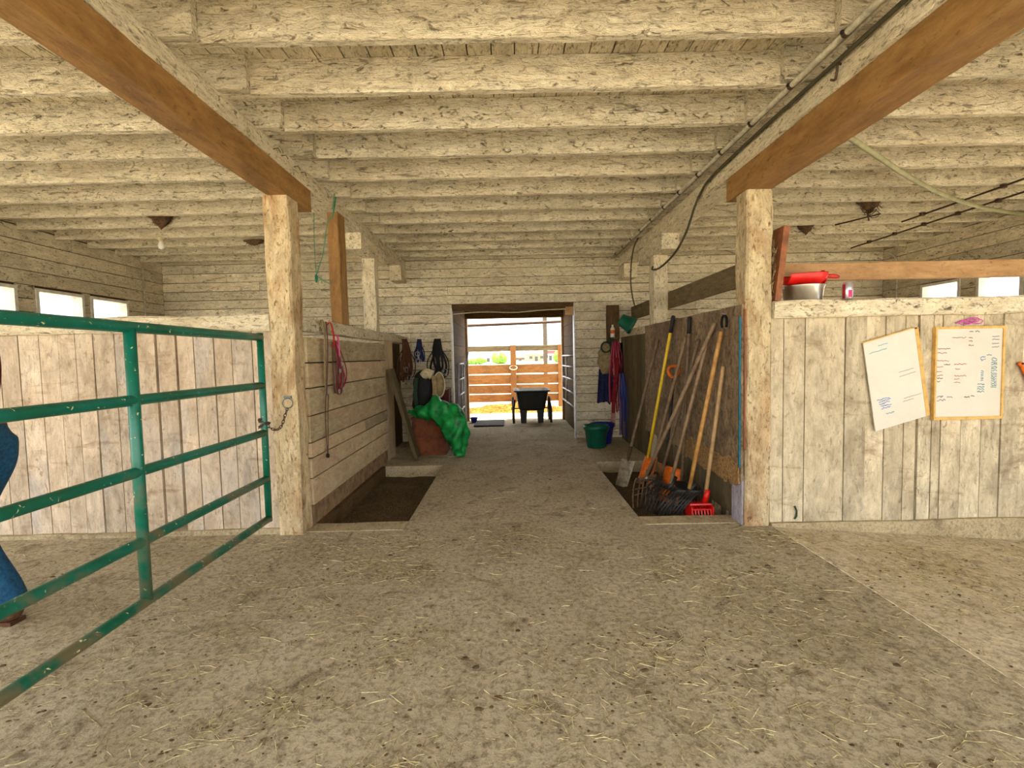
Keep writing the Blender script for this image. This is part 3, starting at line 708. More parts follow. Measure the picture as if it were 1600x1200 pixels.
# ================================================================== LEFT AISLE TACK
def hang(name, label, cat, top, items):
    t = thing(name, label, cat, top)
    for (nm, mat, pts, w, wd) in items: G().strap(spline(pts, 5), w, .005, wd).build(nm, mat, t, True)
    return t
X = -1.472
t = thing('leather_reins', 'long olive-brown leather reins doubled over the left rail', 'reins', (X, 3.87, 1.0))
G().strap(spline([(X - .02, 3.86, 1.54), (X + .006, 3.865, 1.57), (X + .02, 3.87, 1.45), (X + .01, 3.88, 1.2), (X, 3.905, .99)], 5), .03, .006, (0, 1, 0)).build('rein', M_TAN, t)
G().strap(spline([(X + .02, 3.90, 1.56), (X + .026, 3.905, 1.4), (X + .015, 3.90, 1.15), (X + .005, 3.89, .97)], 5), .022, .005, (0, 1, 0)).build('rein', M_LEATHER, t)
G().tube(spline([(X, 3.90, 1.0), (X, 3.87, .85), (X, 3.865, .65), (X + .004, 3.87, .50)], 5), .0045, 6).build('tail_cord', M_LEATHER, t)
G().tube(spline([(X + .012, 3.915, .98), (X + .006, 3.90, .8), (X + .006, 3.885, .6), (X + .004, 3.87, .50)], 5), .004, 6).build('tail_cord', M_LEATHER, t)
G().blob((X + .004, 3.868, .49), .014, .02, .018, 8, 6, .2).build('tassel', M_LEATHERB, t)
t = thing('red_halter', 'maroon and red webbing halter bundle hanging on the left planks', 'halter', (X, 4.15, .95))
G().strap(spline([(X - .02, 4.02, 1.54), (X + .01, 4.03, 1.56), (X + .02, 4.06, 1.47), (X + .012, 4.09, 1.36)], 5), .03, .005, (0, 1, 0)).build('noseband', plain('red_webbing', (196, 36, 40), .7, 0, .2, 60, .2), t)
G().strap(spline([(X - .01, 4.155, 1.47), (X + .02, 4.16, 1.45), (X + .025, 4.165, 1.32), (X + .012, 4.17, 1.22)], 5), .032, .006, (0, 1, 0)).build('cheek_strap', M_PINK, t)
for i in range(9):
    y = 4.08 + i * .025; G().strap(spline([(X + .012, 4.13 + U(-.02, .03), 1.36 + U(-.05, .06)), (X + .02 + U(0, .015), y + U(-.02, .05), 1.2), (X + .02, y + U(0, .08), 1.08), (X + .006, 4.13 + .015 * i, .95 + U(0, .06))], 4), .016, .005, (U(-.3, .3), 1, 0)).build('strap', (M_MAROON, M_LEATHER, M_MAROON)[i % 3], t)
for (y, z) in ((4.15, 1.16), (4.2, 1.22), (4.11, .99), (4.22, 1.0)):
    G().tube([(X + .032, y + .016 * math.sin(a * .7854), z + .016 * math.cos(a * .7854)) for a in range(8)], .0035, 6, True).build('buckle', M_STEEL, t, True)
G().tube(spline([(X + .01, 4.06, 1.40), (X + .02, 4.02, 1.2), (X + .02, 4.04, 1.0), (X + .01, 4.10, .98)], 5), .005, 6).build('cord', M_LEATHER, t)

def bridle(name, label, c, wd, nd, h, w, mat, n, seed):
    rr = random.Random(seed); c, wd, nd = V(c), V(wd), V(nd); t = thing(name, label, 'bridle', c - V((0, 0, h)))
    for i in range(n):
        a = (i / (n - 1) - .5) * w * .5; s = rr.uniform(-.5, .5) * w
        p = [c + wd * a * .5 + nd * .01, c + wd * a + nd * .035 + V((0, 0, -h * .3)), c + wd * (a + s * .6) + nd * .03 + V((0, 0, -h * .65)), c + wd * (s * .8) + nd * .02 + V((0, 0, -h * rr.uniform(.85, 1)))]
        G().strap(spline(p, 4), .03, .007, wd + nd * rr.uniform(-.4, .4)).build('strap', mat, t)
    for i in range(3):
        q = c + wd * rr.uniform(-.4, .4) * w + nd * .045 + V((0, 0, -h * rr.uniform(.6, .95))); r = rr.uniform(.03, .045)
        G().tube([q + wd * r * math.sin(a * .6283) + V((0, 0, r * math.cos(a * .6283))) for a in range(10)], .005, 6, True).build('bit_ring', M_STEEL, t, True)
    for s in (-1, 1):
        G().tube(spline([c + wd * s * w * .2 + nd * .02 - V((0, 0, h * .25)), c + wd * s * w * .6 + nd * .03 - V((0, 0, h * .55)), c + wd * s * w * .5 + nd * .02 - V((0, 0, h * .9)), c + nd * .03 - V((0, 0, h * .85))], 5), .008, 6).build('rein', mat, t)
    return t
bridle('bridle', 'bundle of brown leather bridles on the far end of the left rail', (-1.485, 6.92, 1.53), (.35, .94, 0), (1, 0, 0), .60, .38, M_LEATHER, 15, 3)
bridle('bridle', 'black leather bridle hanging on the far wall left of the doorway', (-1.06, 7.285, 1.54), (1, 0, 0), (0, -1, 0), .62, .26, M_LEATHERB, 10, 5)
bridle('bridle', 'small blue-black head collar between the brown and black bridles', (-1.33, 7.285, 1.54), (1, 0, 0), (0, -1, 0), .36, .12, M_NAVY, 4, 8)

# clutter below
t = thing('feed_box', 'rust-brown wooden box under the green sack', 'box', (-1.05, 6.45, 0))
G().box(-1.27, -.84, 6.24, 6.262, 0, .47, .003).build('front_panel', M_RUSTBOX, t); G().box(-1.27, -.84, 6.64, 6.66, 0, .47, .003).build('back_panel', M_RUSTBOX, t)
G().box(-1.27, -1.25, 6.262, 6.64, 0, .47, .002).build('side_panel', M_RUSTBOX, t); G().box(-.86, -.84, 6.262, 6.64, 0, .47, .002).build('side_panel', M_RUSTBOX, t)
G().box(-1.28, -.83, 6.23, 6.67, .47, .49, .003).build('lid', M_RUSTBOX, t)
g = G()
path = spline([(-1.30, 6.24, .56), (-1.12, 6.17, .575), (-.93, 6.10, .60), (-.76, 6.07, .50), (-.68, 6.07, .32), (-.655, 6.07, .15), (-.66, 6.06, .02)], 6)
rad = [V((.03, .03, 0)), V((.075, .09, 0)), V((.13, .15, 0)), V((.185, .16, 0)), V((.17, .15, 0)), V((.13, .11, 0)), V((.012, .02, 0))]
rad = [(r.x, r.y) for r in spline(rad, 6)]
g.loft(path, rad, 48, .085, 8, 3, (0, 1, 0)); tag(g.build('feed_sack', M_SACK, None, True), 'bright green woven sack slumped over the rust-brown box', 'sack')
t = thing('saddle', 'dark saddle stood on end on the box, cream fleece showing', 'saddle', (-1.1, 6.5, .49))
pth = spline([(-1.17, 6.5, .50), (-1.17, 6.5, .62), (-1.16, 6.52, .8), (-1.15, 6.5, .98), (-1.13, 6.46, 1.07)], 5)
G().loft(pth, [(r.x, r.y) for r in spline([V((.11, .1, 0)), V((.13, .11, 0)), V((.14, .1, 0)), V((.13, .08, 0)), V((.07, .04, 0))], 5)], 24, .03, 8, 1, (1, 0, 0)).build('seat', M_LEATHERB, t, True)
G().loft(spline([(-1.13, 6.40, 1.02), (-1.08, 6.38, 1.06), (-1.01, 6.38, 1.03)], 5), [(.05, .06)] * 11, 14, .01, 12, 2, (0, 1, 0)).build('cantle', M_CREAM, t, True)
G().strap(spline([(-1.0, 6.40, 1.02), (-.985, 6.38, .85), (-1.0, 6.36, .68), (-1.03, 6.36, .56)], 6), .055, .02, (1, .2, 0)).build('stirrup_leather', M_TAN, t)
g = G(); g.loft([(-.94, 6.50, .9), (-.935, 6.455, .9), (-.93, 6.43, .9)], [(.055, .155), (.07, .17), (.05, .14)], 28, .008, 9, 1, (1, 0, 0)); fp = g.build('flap', M_TAN, t, True)
G().tube([(-.93 + .07 * math.sin(a * .2244), 6.43, .9 + .165 * math.cos(a * .2244)) for a in range(28)], .01, 6, True).build('piping', M_CREAM, fp, True)
G().strap(spline([(-1.22, 6.38, 1.0), (-1.24, 6.37, .8), (-1.22, 6.36, .62)], 6), .05, .012, (1, 0, 0)).build('girth', M_OLIVE, t)
t = thing('loose_plank', 'weathered plank leaning against the left partition beside the box', 'plank', (-1.17, 6.0, 0))
a, b = V((-1.165, 6.0, .022)), V((-1.455, 5.98, 1.13)); d = (b - a).normalized(); n_ = d.cross(V((0, 1, 0))).normalized()
G().obox((a + b) / 2, n_, (0, 1, 0), d, .02, .10, (b - a).length / 2).build('plank', WK('Z'), t)
t = thing('red_crate', 'dark red wooden crate against the far wall left of the doorway', 'crate', (-1.02, 7.14, 0))
for z in (.02, .22, .42, .62): G().box(-1.2, -.88, 7.0, 7.02, z, z + .17, .003).build('slat', M_REDBOX, t)
G().box(-1.2, -1.18, 7.02, 7.27, .02, .8).build('side_panel', M_REDBOX, t); G().box(-.90, -.88, 7.02, 7.27, .02, .8).build('side_panel', M_REDBOX, t); G().box(-1.18, -.9, 7.02, 7.27, .0, .03).build('bottom', M_REDBOX, t)

# green twine
t = thing('baling_twine', 'green baling twine looped over the left beam', 'twine', (-1.6, 4.2, 1.95))
G().tube(spline([(-1.49, 4.33, 2.70), (-1.488, 4.30, 2.6), (-1.492, 4.27, 2.50), (-1.55, 4.3, 2.44), (-1.62, 4.36, 2.2), (-1.68, 4.4, 2.08), (-1.70, 4.4, 2.02)], 5), .004, 5).build('strand', M_TWINE, t, True)
G().tube(spline([(-1.486, 4.36, 2.70), (-1.486, 4.31, 2.58), (-1.494, 4.26, 2.47)], 5), .006, 5).build('strand', M_TWINE, t, True)
G().tube(spline([(-1.70, 4.40, 2.56), (-1.71, 4.4, 2.3), (-1.705, 4.4, 2.03)], 5), .003, 5).build('strand', M_TWINE, t, True)
G().blob((-1.705, 4.4, 1.985), .014, .014, .04, 8, 8, .2).build('knot', plain('dark_green_twine', (24, 112, 82), .85), t, True)
for i in range(5): G().tube([(-1.70, 4.4, 2.01), (-1.68 + .025 * i, 4.39, 1.97 - .01 * i), (-1.69 + .035 * i, 4.39, 1.93 + .006 * i)], .0022, 4).build('frayed_end', M_TWINE, t)

# ================================================================== RIGHT CORNER HANGING TACK
def lathe_pail(name, label, c, r0, r1, h, mat, axis=(0, 0, 1), bail=True, cat='bucket'):
    t = thing(name, label, cat, c); q = V((0, 0, 1)).rotation_difference(V(axis).normalized()); c = V(c)
    G().lathe(c, [(r0 * .96, 0), (r0, .01), (r1 * .97, h * .82), (r1 * 1.06, h * .83), (r1 * 1.06, h), (r1 * .99, h), (r1 * .94, h * .8), (r0 * .95, .02), (.001, .018)], 28, axis).build('body', mat, t, True)
    if bail:
        bl = G().tube([c + q @ V((r1 * 1.08 * math.cos(a), .02 - r1 * .5 * math.sin(a), h * .9 - r1 * .75 * math.sin(a))) for a in [math.pi * i / 14 for i in range(15)]], .004, 6); bl = bl.build('bail', M_STEEL, t, True)
        for s in (-1, 1): G().tube([c + q @ V((s * r1 * 1.04, 0, h * .9)), c + q @ V((s * r1 * 1.13, 0, h * .9))], .009, 8).build('ear', M_STEEL, bl)
    return t
lathe_pail('water_bucket', 'dark green bucket on the floor right of the doorway', (1.16, 6.55, 0), .125, .16, .30, M_PAIL)
lathe_pail('water_bucket', 'navy blue bucket behind the green bucket on the floor', (1.30, 6.86, 0), .13, .165, .28, M_BLUEP, bail=False)
lathe_pail('feed_scoop_pail', 'green plastic pail hanging tilted at the top of the right corner', (1.555, 6.78, 1.735), .085, .115, .20, M_PAIL, (.8, -.25, -.5), False, 'pail')
t = thing('canvas_bag', 'tan canvas nose bag with dark green strap hanging on the far wall', 'bag', (1.42, 7.2, 1.0))
G().loft(spline([(1.44, 7.2, .98), (1.43, 7.18, 1.08), (1.43, 7.17, 1.22), (1.45, 7.2, 1.36), (1.46, 7.22, 1.42)], 5), [(r.x, r.y) for r in spline([V((.07, .05, 0)), V((.115, .08, 0)), V((.12, .085, 0)), V((.085, .06, 0)), V((.05, .03, 0))], 5)], 24, .03, 9, 2, (1, 0, 0)).build('bag_body', M_TAN, t, True)
G().tube([(1.42 + .07 * math.sin(a * .449), 7.12, 1.36 + .075 * math.cos(a * .449)) for a in range(14)], .013, 8, True).build('strap_ring', M_OLIVE, t, True)
G().strap(spline([(1.50, 7.16, 1.5), (1.52, 7.14, 1.38), (1.50, 7.12, 1.26)], 5), .06, .015, (1, 0, 0)).build('strap', M_OLIVE, t)
def cloth(name, label, cat, x0, x1, y, z0, z1, mat, folds=4, depth=.03, seed=0, taper=.0):
    def fn(u, v):
        z = z1 + (z0 - z1) * v; w = 1 - taper * (1 - v); x = (x0 + x1) / 2 + (u - .5) * (x1 - x0) * w
        return V((x, y - depth * (.5 + .5 * math.sin(u * folds * 6.28 + seed + v)) * (.4 + .6 * v) + .015 * noise.noise((u * 4 + seed, v * 5, 0)), z + (.05 * noise.noise((u * 5, seed, 2)) if v > .95 else 0)))
    return tag(G().grid(fn, 36, 20, (0, .012, 0)).build(name, mat, None, True), label, cat)
cloth('blue_jacket', 'navy blue cloth hanging below the tan bag on the far wall', 'cloth', 1.29, 1.56, 7.235, .54, 1.04, M_NAVY, 3, .06, 1, .3)
cloth('dark_jacket', 'dark green-black coat hanging in the right corner behind the ropes', 'coat', 1.60, 1.655, 7.15, .75, 1.42, plain('dark_coat', (22, 30, 30), .95, 0, .3, 30, .3, spec=.1), 2, .16, 2)
def rope_bundle(name, label, c, w, h, mat, n, seed, extra=None):
    rr = random.Random(seed); t = thing(name, label, 'rope', V(c) - V((0, 0, h))); c = V(c)
    for i in range(n):
        a = (i / (n - 1) - .5) * w; e = rr.uniform(-.3, .3) * w; L = h * rr.uniform(.75, 1)
        G().tube(spline([c + V((a * .5, rr.uniform(-.02, .02), 0)), c + V((a, -.03 + rr.uniform(-.03, .01), -L * .3)), c + V((a + e, -.04 + rr.uniform(-.03, .01), -L * .65)), c + V((a + e * .5, -.03, -L))], 5), rr.uniform(.007, .012), 6).build('strand', mat if not extra or i % 3 else extra, t, True)
    return t
rope_bundle('lead_ropes', 'bundle of red and pink lead ropes hanging in the right corner', (1.56, 7.12, 1.44), .17, 1.14, M_ROPERED, 13, 4, plain('pink_rope', (196, 80, 110), .75, 0, .3, 90, .3))
rope_bundle('lead_ropes', 'bundle of blue lead ropes hanging lowest in the right corner', (1.60, 6.92, .98), .10, .92, M_ROPEBLUE, 9, 6, plain('mauve_rope', (130, 96, 120), .75, 0, .3, 90, .3))
t = thing('red_cloth_strap', 'wide red cloth girth hanging among the lead ropes', 'girth', (1.5, 7.04, .35))
G().strap(spline([(1.57, 7.06, 1.2), (1.56, 7.03, 1.05), (1.515, 7.03, .75), (1.50, 7.04, .40)], 6), .05, .02, (1, .1, 0)).build('band', M_ROPERED, t)
G().strap([(1.50, 7.04, .40), (1.497, 7.04, .30), (1.50, 7.04, .20)], .06, .015, (1, 0, 0)).build('faded_end', plain('faded_pink', (186, 130, 120), .9), t)
t = thing('spray_bottle', 'small white and orange bottle on the corner post', 'bottle', (1.535, 7.2, 1.5))
sb = G().lathe((1.535, 7.2, 1.5), [(.03, 0), (.032, .01), (.032, .13), (.014, .16), (.014, .19)], 16).build('body', M_WHITE, t, True)
G().lathe((1.535, 7.2, 1.56), [(.0335, 0), (.0335, .05)], 16).build('label_band', M_ORANGE, sb, True)
t = tag(G().beam(1.46, 1.64, 7.22, 7.30, 1.42, 1.98, 'Z', 6, .006).build('corner_cleat', WD('Z')), 'dark stained cleat on the far wall above the hanging tack', 'cleat')
t = tag(G().box(1.50, 1.60, 7.14, 7.26, 1.482, 1.498).build('corner_shelf', WK('X')), 'tiny ledge under the small bottle', 'ledge')

# ================================================================== SHELF OBJECTS, RIGHT FRONT
t = thing('prop_board', 'short brown board standing on the shelf beside the right post', 'board', (1.91, 3.52, 1.60))
a, b = V((1.895, 3.5, 1.603)), V((1.955, 3.5, 2.12)); d = (b - a).normalized()
G().obox((a + b) / 2, d.cross(V((0, 1, 0))), (0, 1, 0), d, .021, .07, (b - a).length / 2).build('board', plain('red_brown_timber', (150, 92, 58), .75, 0, .25, 14, .15), t)
g = G()
for i in range(160):
    z = U(1.62, 2.0); x = 1.862 + U(0, .02) + max(0, (z - 1.8) * .1); y = U(3.45, 3.56); a_ = U(0, 6.28)
    g.tube([(x, y, z), (x + U(-.008, .012), y + .03 * math.cos(a_), z + .05 * math.sin(a_))], .0014, 3)
o = g.build('hay_wisp', M_STRAW); tag(o, 'wisp of hay wedged between the right post and the brown board', 'hay', kind='stuff')
t = thing('steel_bowl', 'stainless steel bowl on the shelf under the red scoop', 'bowl', (2.115, 3.505, 1.602))
G().lathe((2.115, 3.505, 1.602), [(.115, 0), (.12, .004), (.132, .09), (.140, .104), (.140, .108), (.130, .106), (.117, .012), (.001, .01)], 32).build('body', M_STAIN, t, True)
t = thing('feed_scoop', 'red plastic feed scoop lying in the steel bowl', 'scoop', (2.1, 3.5, 1.70))
def scoop(u, v):
    x = 1.985 + .265 * u; a = (v - .5) * math.pi * 1.05; r = .088 * (1 if u < .8 else 1 - (u - .8) * 1.2) * (.82 + .5 * min(u, .5))
    return V((x, 3.505 + r * math.sin(a), 1.79 - r * .85 * math.cos(a) - .01 * (1 - u)))
G().grid(scoop, 14, 14, (0, 0, .004)).build('bowl', M_RED, t, True)
G().loft([(2.247, 3.505, 1.765), (2.25, 3.505, 1.765), (2.256, 3.505, 1.765)], [(.06, .05), (.062, .055), (.05, .04)], 16, 0, 1, 0, (0, 1, 0)).build('back', M_RED, t, True)
G().loft([(2.25, 3.505, 1.775), (2.29, 3.505, 1.78), (2.345, 3.505, 1.775), (2.372, 3.505, 1.77)], [(.013, .012), (.016, .014), (.018, .016), (.012, .01)], 12, 0, 1, 0, (0, 1, 0)).build('handle', plain('red_handle', (206, 44, 40), .45), t, True)
t = thing('drink_can', 'silver drink can with magenta print on the shelf', 'can', (2.405, 3.46, 1.602))
cb = G().lathe((2.405, 3.46, 1.602), [(.026, 0), (.033, .008), (.033, .108), (.026, .12), (.027, .123), (.024, .123), (.023, .119), (.001, .119)], 24).build('body', M_CAN, t, True)
def wrap(a0, a1, z0, z1, nm, m):
    G().grid(lambda u, v: (2.405 + .0336 * math.cos(a0 + (a1 - a0) * u), 3.46 + .0336 * math.sin(a0 + (a1 - a0) * u), z0 + (z1 - z0) * v), 10, 2).build(nm, m, cb, True)
wrap(4.25, 5.0, 1.618, 1.668, 'print', M_PINK); wrap(3.0, 3.75, 1.61, 1.71, 'side_print', plain('red_print', (170, 40, 50), .45))

# whiteboards
def ribbon(g, pts, w=.004):
    for p, q in zip(pts, pts[1:]):
        d = (q - p); n_ = V((-d.z, 0, d.x)).normalized() * w / 2 if d.length > 1e-6 else V((0, 0, w / 2)); b = len(g.v)
        g.v += [tuple(p + n_), tuple(p - n_), tuple(q - n_), tuple(q + n_)]; g.f.append((b, b + 1, b + 2, b + 3))
def scribbles(t, O, ux, uz, y, specs):
    for (col, marks) in specs:
        g = G()
        for (x0, x1, z, h) in marks:
            n = max(3, int((x1 - x0) / .006)); rr = random.Random(int((x0 * 31 + z * 77) * 1000))
            pts = []
            for i in range(n + 1):
                u = x0 + (x1 - x0) * i / n; v = z + rr.uniform(-.5, .5) * h
                p = V((O.x + ux.x * u + uz.x * v, y, O.z + ux.z * u + uz.z * v)); pts.append(p)
            ribbon(g, pts)
        g.build('handwriting', plain('ink_%d_%d_%d' % col, col, .6, 0, .05, 5, 0), t)['kind'] = 'stuff'
t = thing('whiteboard', 'blank-looking white board hanging crooked on one corner', 'whiteboard', (2.72, 3.41, .67))
TL, TR, BL = V((2.491, 0, 1.289)), V((2.85, 0, 1.39)), V((2.59, 0, .666)); ux = (TR - TL).normalized(); uz = (TL - BL).normalized(); C = BL + (TR - BL) * .5
wb, hb = (TR - TL).length, (TL - BL).length
Cc = (TR + BL) / 2; yn = V((0, 1, 0))
pn1 = G().obox((Cc.x, 3.418, Cc.z), ux, yn, uz, wb / 2, .004, hb / 2).build('panel', M_BOARD, t)
rr_ = Cc + ux * (wb / 2 + .013); G().obox((rr_.x, 3.422, rr_.z), ux, yn, uz, .013, .010, hb / 2).build('frame_side', M_FRAMEY, t)
rr_ = Cc + uz * (hb / 2 + .004); G().obox((rr_.x, 3.424, rr_.z), ux, yn, uz, wb / 2, .008, .004).build('frame_edge', M_FRAMEY, t)
G().tube([(2.855, 3.445, 1.385), (2.855, 3.40, 1.39)], .004, 6).build('nail', M_RUST, t)
scribbles(pn1, BL, ux, uz, 3.4125, [((96, 170, 196), [(.03, .16, .55, .006), (.10, .17, .585, .006), (.09, .15, .10, .01)]), ((70, 126, 200), [(.04, .13, .21, .012), (.05, .14, .195, .012), (.05, .13, .18, .012), (.06, .14, .16, .012), (.06, .13, .145, .012)]), ((160, 154, 144), [(.23, .36, .17, .004), (.22, .30, .15, .004), (.22, .34, .33, .004), (.22, .33, .36, .004)])])
t = thing('whiteboard', 'pine-framed whiteboard with coloured handwriting on the right wall', 'whiteboard', (3.245, 3.41, .73))
x0, x1, z0, z1 = 2.997, 3.49, .738, 1.395
pn2 = G().box(x0 + .01, x1 - .01, 3.416, 3.43, z0 + .01, z1 - .01).build('panel', M_BOARD, t)
for bx in ((x0, x0 + .012, z0, z1), (x1 - .014, x1, z0, z1), (x0 + .012, x1 - .014, z0, z0 + .02), (x0 + .012, x1 - .014, z1 - .016, z1)): G().box(bx[0], bx[1], 3.408, 3.437, bx[2], bx[3]).build('frame_bar', M_FRAMEY, t)
def L(px, py): return (px - 1461) * .0045, (1391 - (py - 512) * 4.57) / 1000 - z0
def mk(a, b, py, h=.009): xa, zz = L(a, py); xb, _ = L(b, py); return (xa, xb, zz, h)
scribbles(pn2, V((x0, 0, z0)), V((1, 0, 0)), V((0, 0, 1)), 3.4145, [
 ((24, 20, 20), [mk(1515, 1521, 519), mk(1524, 1531, 519), mk(1510, 1518, 620), mk(1520, 1526, 619)]),
 ((120, 16, 26), [mk(1514, 1520, 529), mk(1514, 1520, 534), mk(1514, 1522, 540), mk(1466, 1475, 586), mk(1466, 1475, 590), mk(1466, 1471, 595), mk(1476, 1486, 569)]),
 ((166, 84, 88), [mk(1465, 1484, 563), mk(1465, 1475, 573), mk(1465, 1473, 580), mk(1492, 1512, 569), mk(1494, 1502, 576), mk(1466, 1486, 545), mk(1466, 1480, 551)]),
 ((170, 120, 96), [mk(1493, 1512, 587), mk(1493, 1501, 592), mk(1493, 1503, 597), mk(1488, 1510, 528)]),
 ((108, 84, 118), [mk(1551, 1562, y) for y in (527, 532, 538, 543)] + [mk(1466, 1476, 619, .016), mk(1466, 1480, 624, .016), mk(1482, 1491, 620)]),
 ((20, 110, 180), [mk(1533, 1541, 559, .016), mk(1533, 1542, 563, .016), mk(1543, 1551, 556)]),
 ((14, 130, 146), [mk(1551, 1560, 561 + 3.2 * i, .013) for i in range(15)] + [mk(1530, 1541, y, .012) for y in (601, 605, 608, 612)] + [mk(1535, 1539, 580 + 2.5 * i, .01) for i in range(7)])])
t = thing('pink_string', 'tangle of pink string hung above the framed whiteboard', 'string', (3.25, 3.42, 1.39))
for i in range(4): G().tube([(3.22 + .03 * i + (.05 - .006 * i) * math.cos(a * .5236), 3.425, 1.425 + .008 * i % .02 + .016 * math.sin(a * .5236)) for a in range(12)], .003, 5, True).build('loop', M_PINKS, t, True)
G().tube(spline([(3.15, 3.425, 1.42), (3.19, 3.42, 1.43), (3.24, 3.42, 1.42)], 4), .005, 5).build('tail', M_PINKS, t, True)
t = thing('orange_tool', 'orange plastic handle on the wall at the right edge', 'handle', (3.66, 3.42, 1.02))
G().loft(spline([(3.60, 3.42, 1.128), (3.63, 3.415, 1.11), (3.66, 3.415, 1.06), (3.685, 3.415, 1.0), (3.70, 3.42, .92)], 5), [(r.x, r.y) for r in spline([V((.012, .012, 0)), V((.022, .015, 0)), V((.028, .015, 0)), V((.024, .015, 0)), V((.012, .01, 0))], 5)], 14, 0, 1, 0, (1, 0, 0)).build('grip', M_ORANGE, t, True)
G().tube([(3.612, 3.445, 1.125), (3.612, 3.395, 1.125)], .007, 8).build('nail', M_RUST, t)

# ================================================================== CEILING FITTINGS
t = thing('electrical_conduit', 'grey conduit clipped under the joists beside the right beam', 'conduit', (1.535, 4, 2.64))
G().tube([(1.535, y, 2.661) for y in (1.0, 2.0, 3.0, 4.0, 5.0, 6.0, 7.2)], .015, 10).build('pipe', M_CONDUIT, t, True)
G().tube([(1.572, y, 2.664) for y in (1.0, 2.0, 3.0, 4.0, 5.0, 6.0, 7.2)], .008, 8).build('pipe', M_CONDUIT, t, True)
for y in JY:
    if 1.2 < y < 7: G().tube([(1.535, y - .03, 2.661), (1.535, y - .008, 2.661)], .018, 10).build('clip', M_RUST, t); G().blob((1.518, y - .02, 2.664), .01, .01, .01, 8, 6).build('screw_head', M_LEATHERB, t, True)
t = tag(G().tube(spline([(1.625, .8, 2.655), (1.625, 2.2, 2.65), (1.622, 3.2, 2.645), (1.625, 3.9, 2.63), (1.625, 4.12, 2.58), (1.622, 4.25, 2.50), (1.62, 4.43, 2.345), (1.62, 4.67, 2.235), (1.62, 4.95, 2.18), (1.62, 5.27, 2.16), (1.64, 5.55, 2.20), (1.66, 5.60, 2.24)], 6), .0105, 8).build('power_cable', M_CABLE, None, True), 'thick dark cable sagging from the right beam to the far post', 'cable')
tag(G().tube(spline([(1.60, 6.0, 2.655), (1.60, 6.18, 2.60), (1.60, 6.32, 2.45), (1.602, 6.38, 2.2), (1.61, 6.33, 2.0), (1.63, 6.27, 1.84)], 6), .009, 8).build('power_cable', M_CABLE, None, True), 'dark cable hanging straight down in the far right corner', 'cable')
tag(G().tube(spline([(1.87, 2.95, 2.648), (2.195, 3.22, 2.648), (2.6, 3.52, 2.645), (3.29, 4.03, 2.642), (4.1, 4.57, 2.642), (4.83, 4.96, 2.642), (5.55, 5.24, 2.642)], 6), .019, 12).build('water_hose', M_HOSE, None, True), 'pale grey-green hose running under the right bay ceiling', 'hose')
for (x, y0, y1, lb) in ((4.4, .5, 5.5, 'thin rusty pipe under the right bay ceiling nearer the aisle'), (4.78, .5, 6.85, 'thin rusty pipe under the right bay ceiling nearer the right wall')):
    t = thing('ceiling_pipe', lb, 'pipe', (x, 4, 2.66)); G().tube([(x + .02 * math.sin(k), y0 + (y1 - y0) * k / 8, 2.662) for k in range(9)], .010, 8).build('pipe', M_RUST, t, True)
    for y in JY:
        if y0 < y < y1: G().box(x - .02, x + .02, y - .04, y - .01, 2.645, 2.68).build('clip', M_RUST, t)
tag(G().tube([(3.75, 5.62, 2.672), (3.95, 5.20, 2.672)], .008, 6).build('iron_rod', M_RUST, None, True), 'short rusty rod beside the nests in the right bay', 'rod')
def nest(label, c, rx, rz, seed):
    t = thing('swallow_nest', label, 'nest', (c[0], c[1], c[2] - rz))
    random.seed(seed)
    def fn(u, v):
        a = u * math.pi * 2; r = (1 - v) ** .7
        w = 1 + .35 * noise.noise((math.cos(a) * 2 + seed, math.sin(a) * 2, v * 4))
        return V((c[0] + rx * r * w * math.cos(a), c[1] - .02 + rx * .45 * r * w * math.sin(a), c[2] - rz * v * (1 + .25 * noise.noise((a, seed, 3)))))
    G().grid(fn, 26, 10).build('mud_cup', M_NEST, t, True)
    g = G()
    for i in range(40): a_ = U(0, 6.28); r = U(.3, 1) * rx; z = c[2] - rz * U(.1, .9); g.tube([(c[0] + r * math.cos(a_) * .8, c[1] - .03 - abs(r * .4 * math.sin(a_)), z), (c[0] + r * math.cos(a_) + U(-.03, .03), c[1] - .04 - abs(r * .4 * math.sin(a_)), z - U(0, .04))], .0022, 3)
    o = g.build('twigs', M_NEST, t); o['kind'] = 'stuff'
nest('mud swallow nest above the bulb on the left bay ceiling', (-3.57, 5.165, 2.80), .14, .15, 1)
nest('larger mud nest with wires on the right bay ceiling', (3.79, 5.165, 2.79), .13, .11, 2)
nest('smaller mud nest on the right bay ceiling near the post', (3.64, 6.01, 2.79), .11, .13, 3)
nest('dark nest remains on the ceiling left of the gate post', (-3.05, 6.01, 2.72), .13, .06, 4)
t = thing('wire_coil', 'tangle of old wire hanging under the larger nest', 'wire', (3.76, 5.12, 2.6))
for i in range(4): G().tube([(3.75 + .02 * i + .05 * math.cos(a * .5236), 5.13 - .01 * i, 2.70 - .02 * i + .035 * math.sin(a * .5236 + i)) for a in range(13)], .004, 5).build('coil', M_RUST, t, True)
G().tube(spline([(3.78, 5.15, 2.70), (3.76, 5.12, 2.63), (3.77, 5.12, 2.58)], 4), .008, 6).build('stub', M_RUST, t, True)
t = thing('light_bulb', 'bare white light bulb on the left bay ceiling', 'bulb', (-3.92, 5.63, 2.56))
sk = G().lathe((-3.92, 5.63, 2.64), [(.05, .045), (.05, .03), (.03, .02), (.024, 0)][::-1], 16).build('socket', M_CREAM, t, True)
G().lathe((-3.92, 5.63, 2.55), [(.004, 0), (.028, .01), (.038, .035), (.032, .06), (.02, .085), (.018, .1)], 16).build('globe', M_BULB, sk, True)
t = thing('beam_nails', 'bent nails sticking out of the left whitewashed beam', 'nails', (-1.495, 3.4, 2.6))
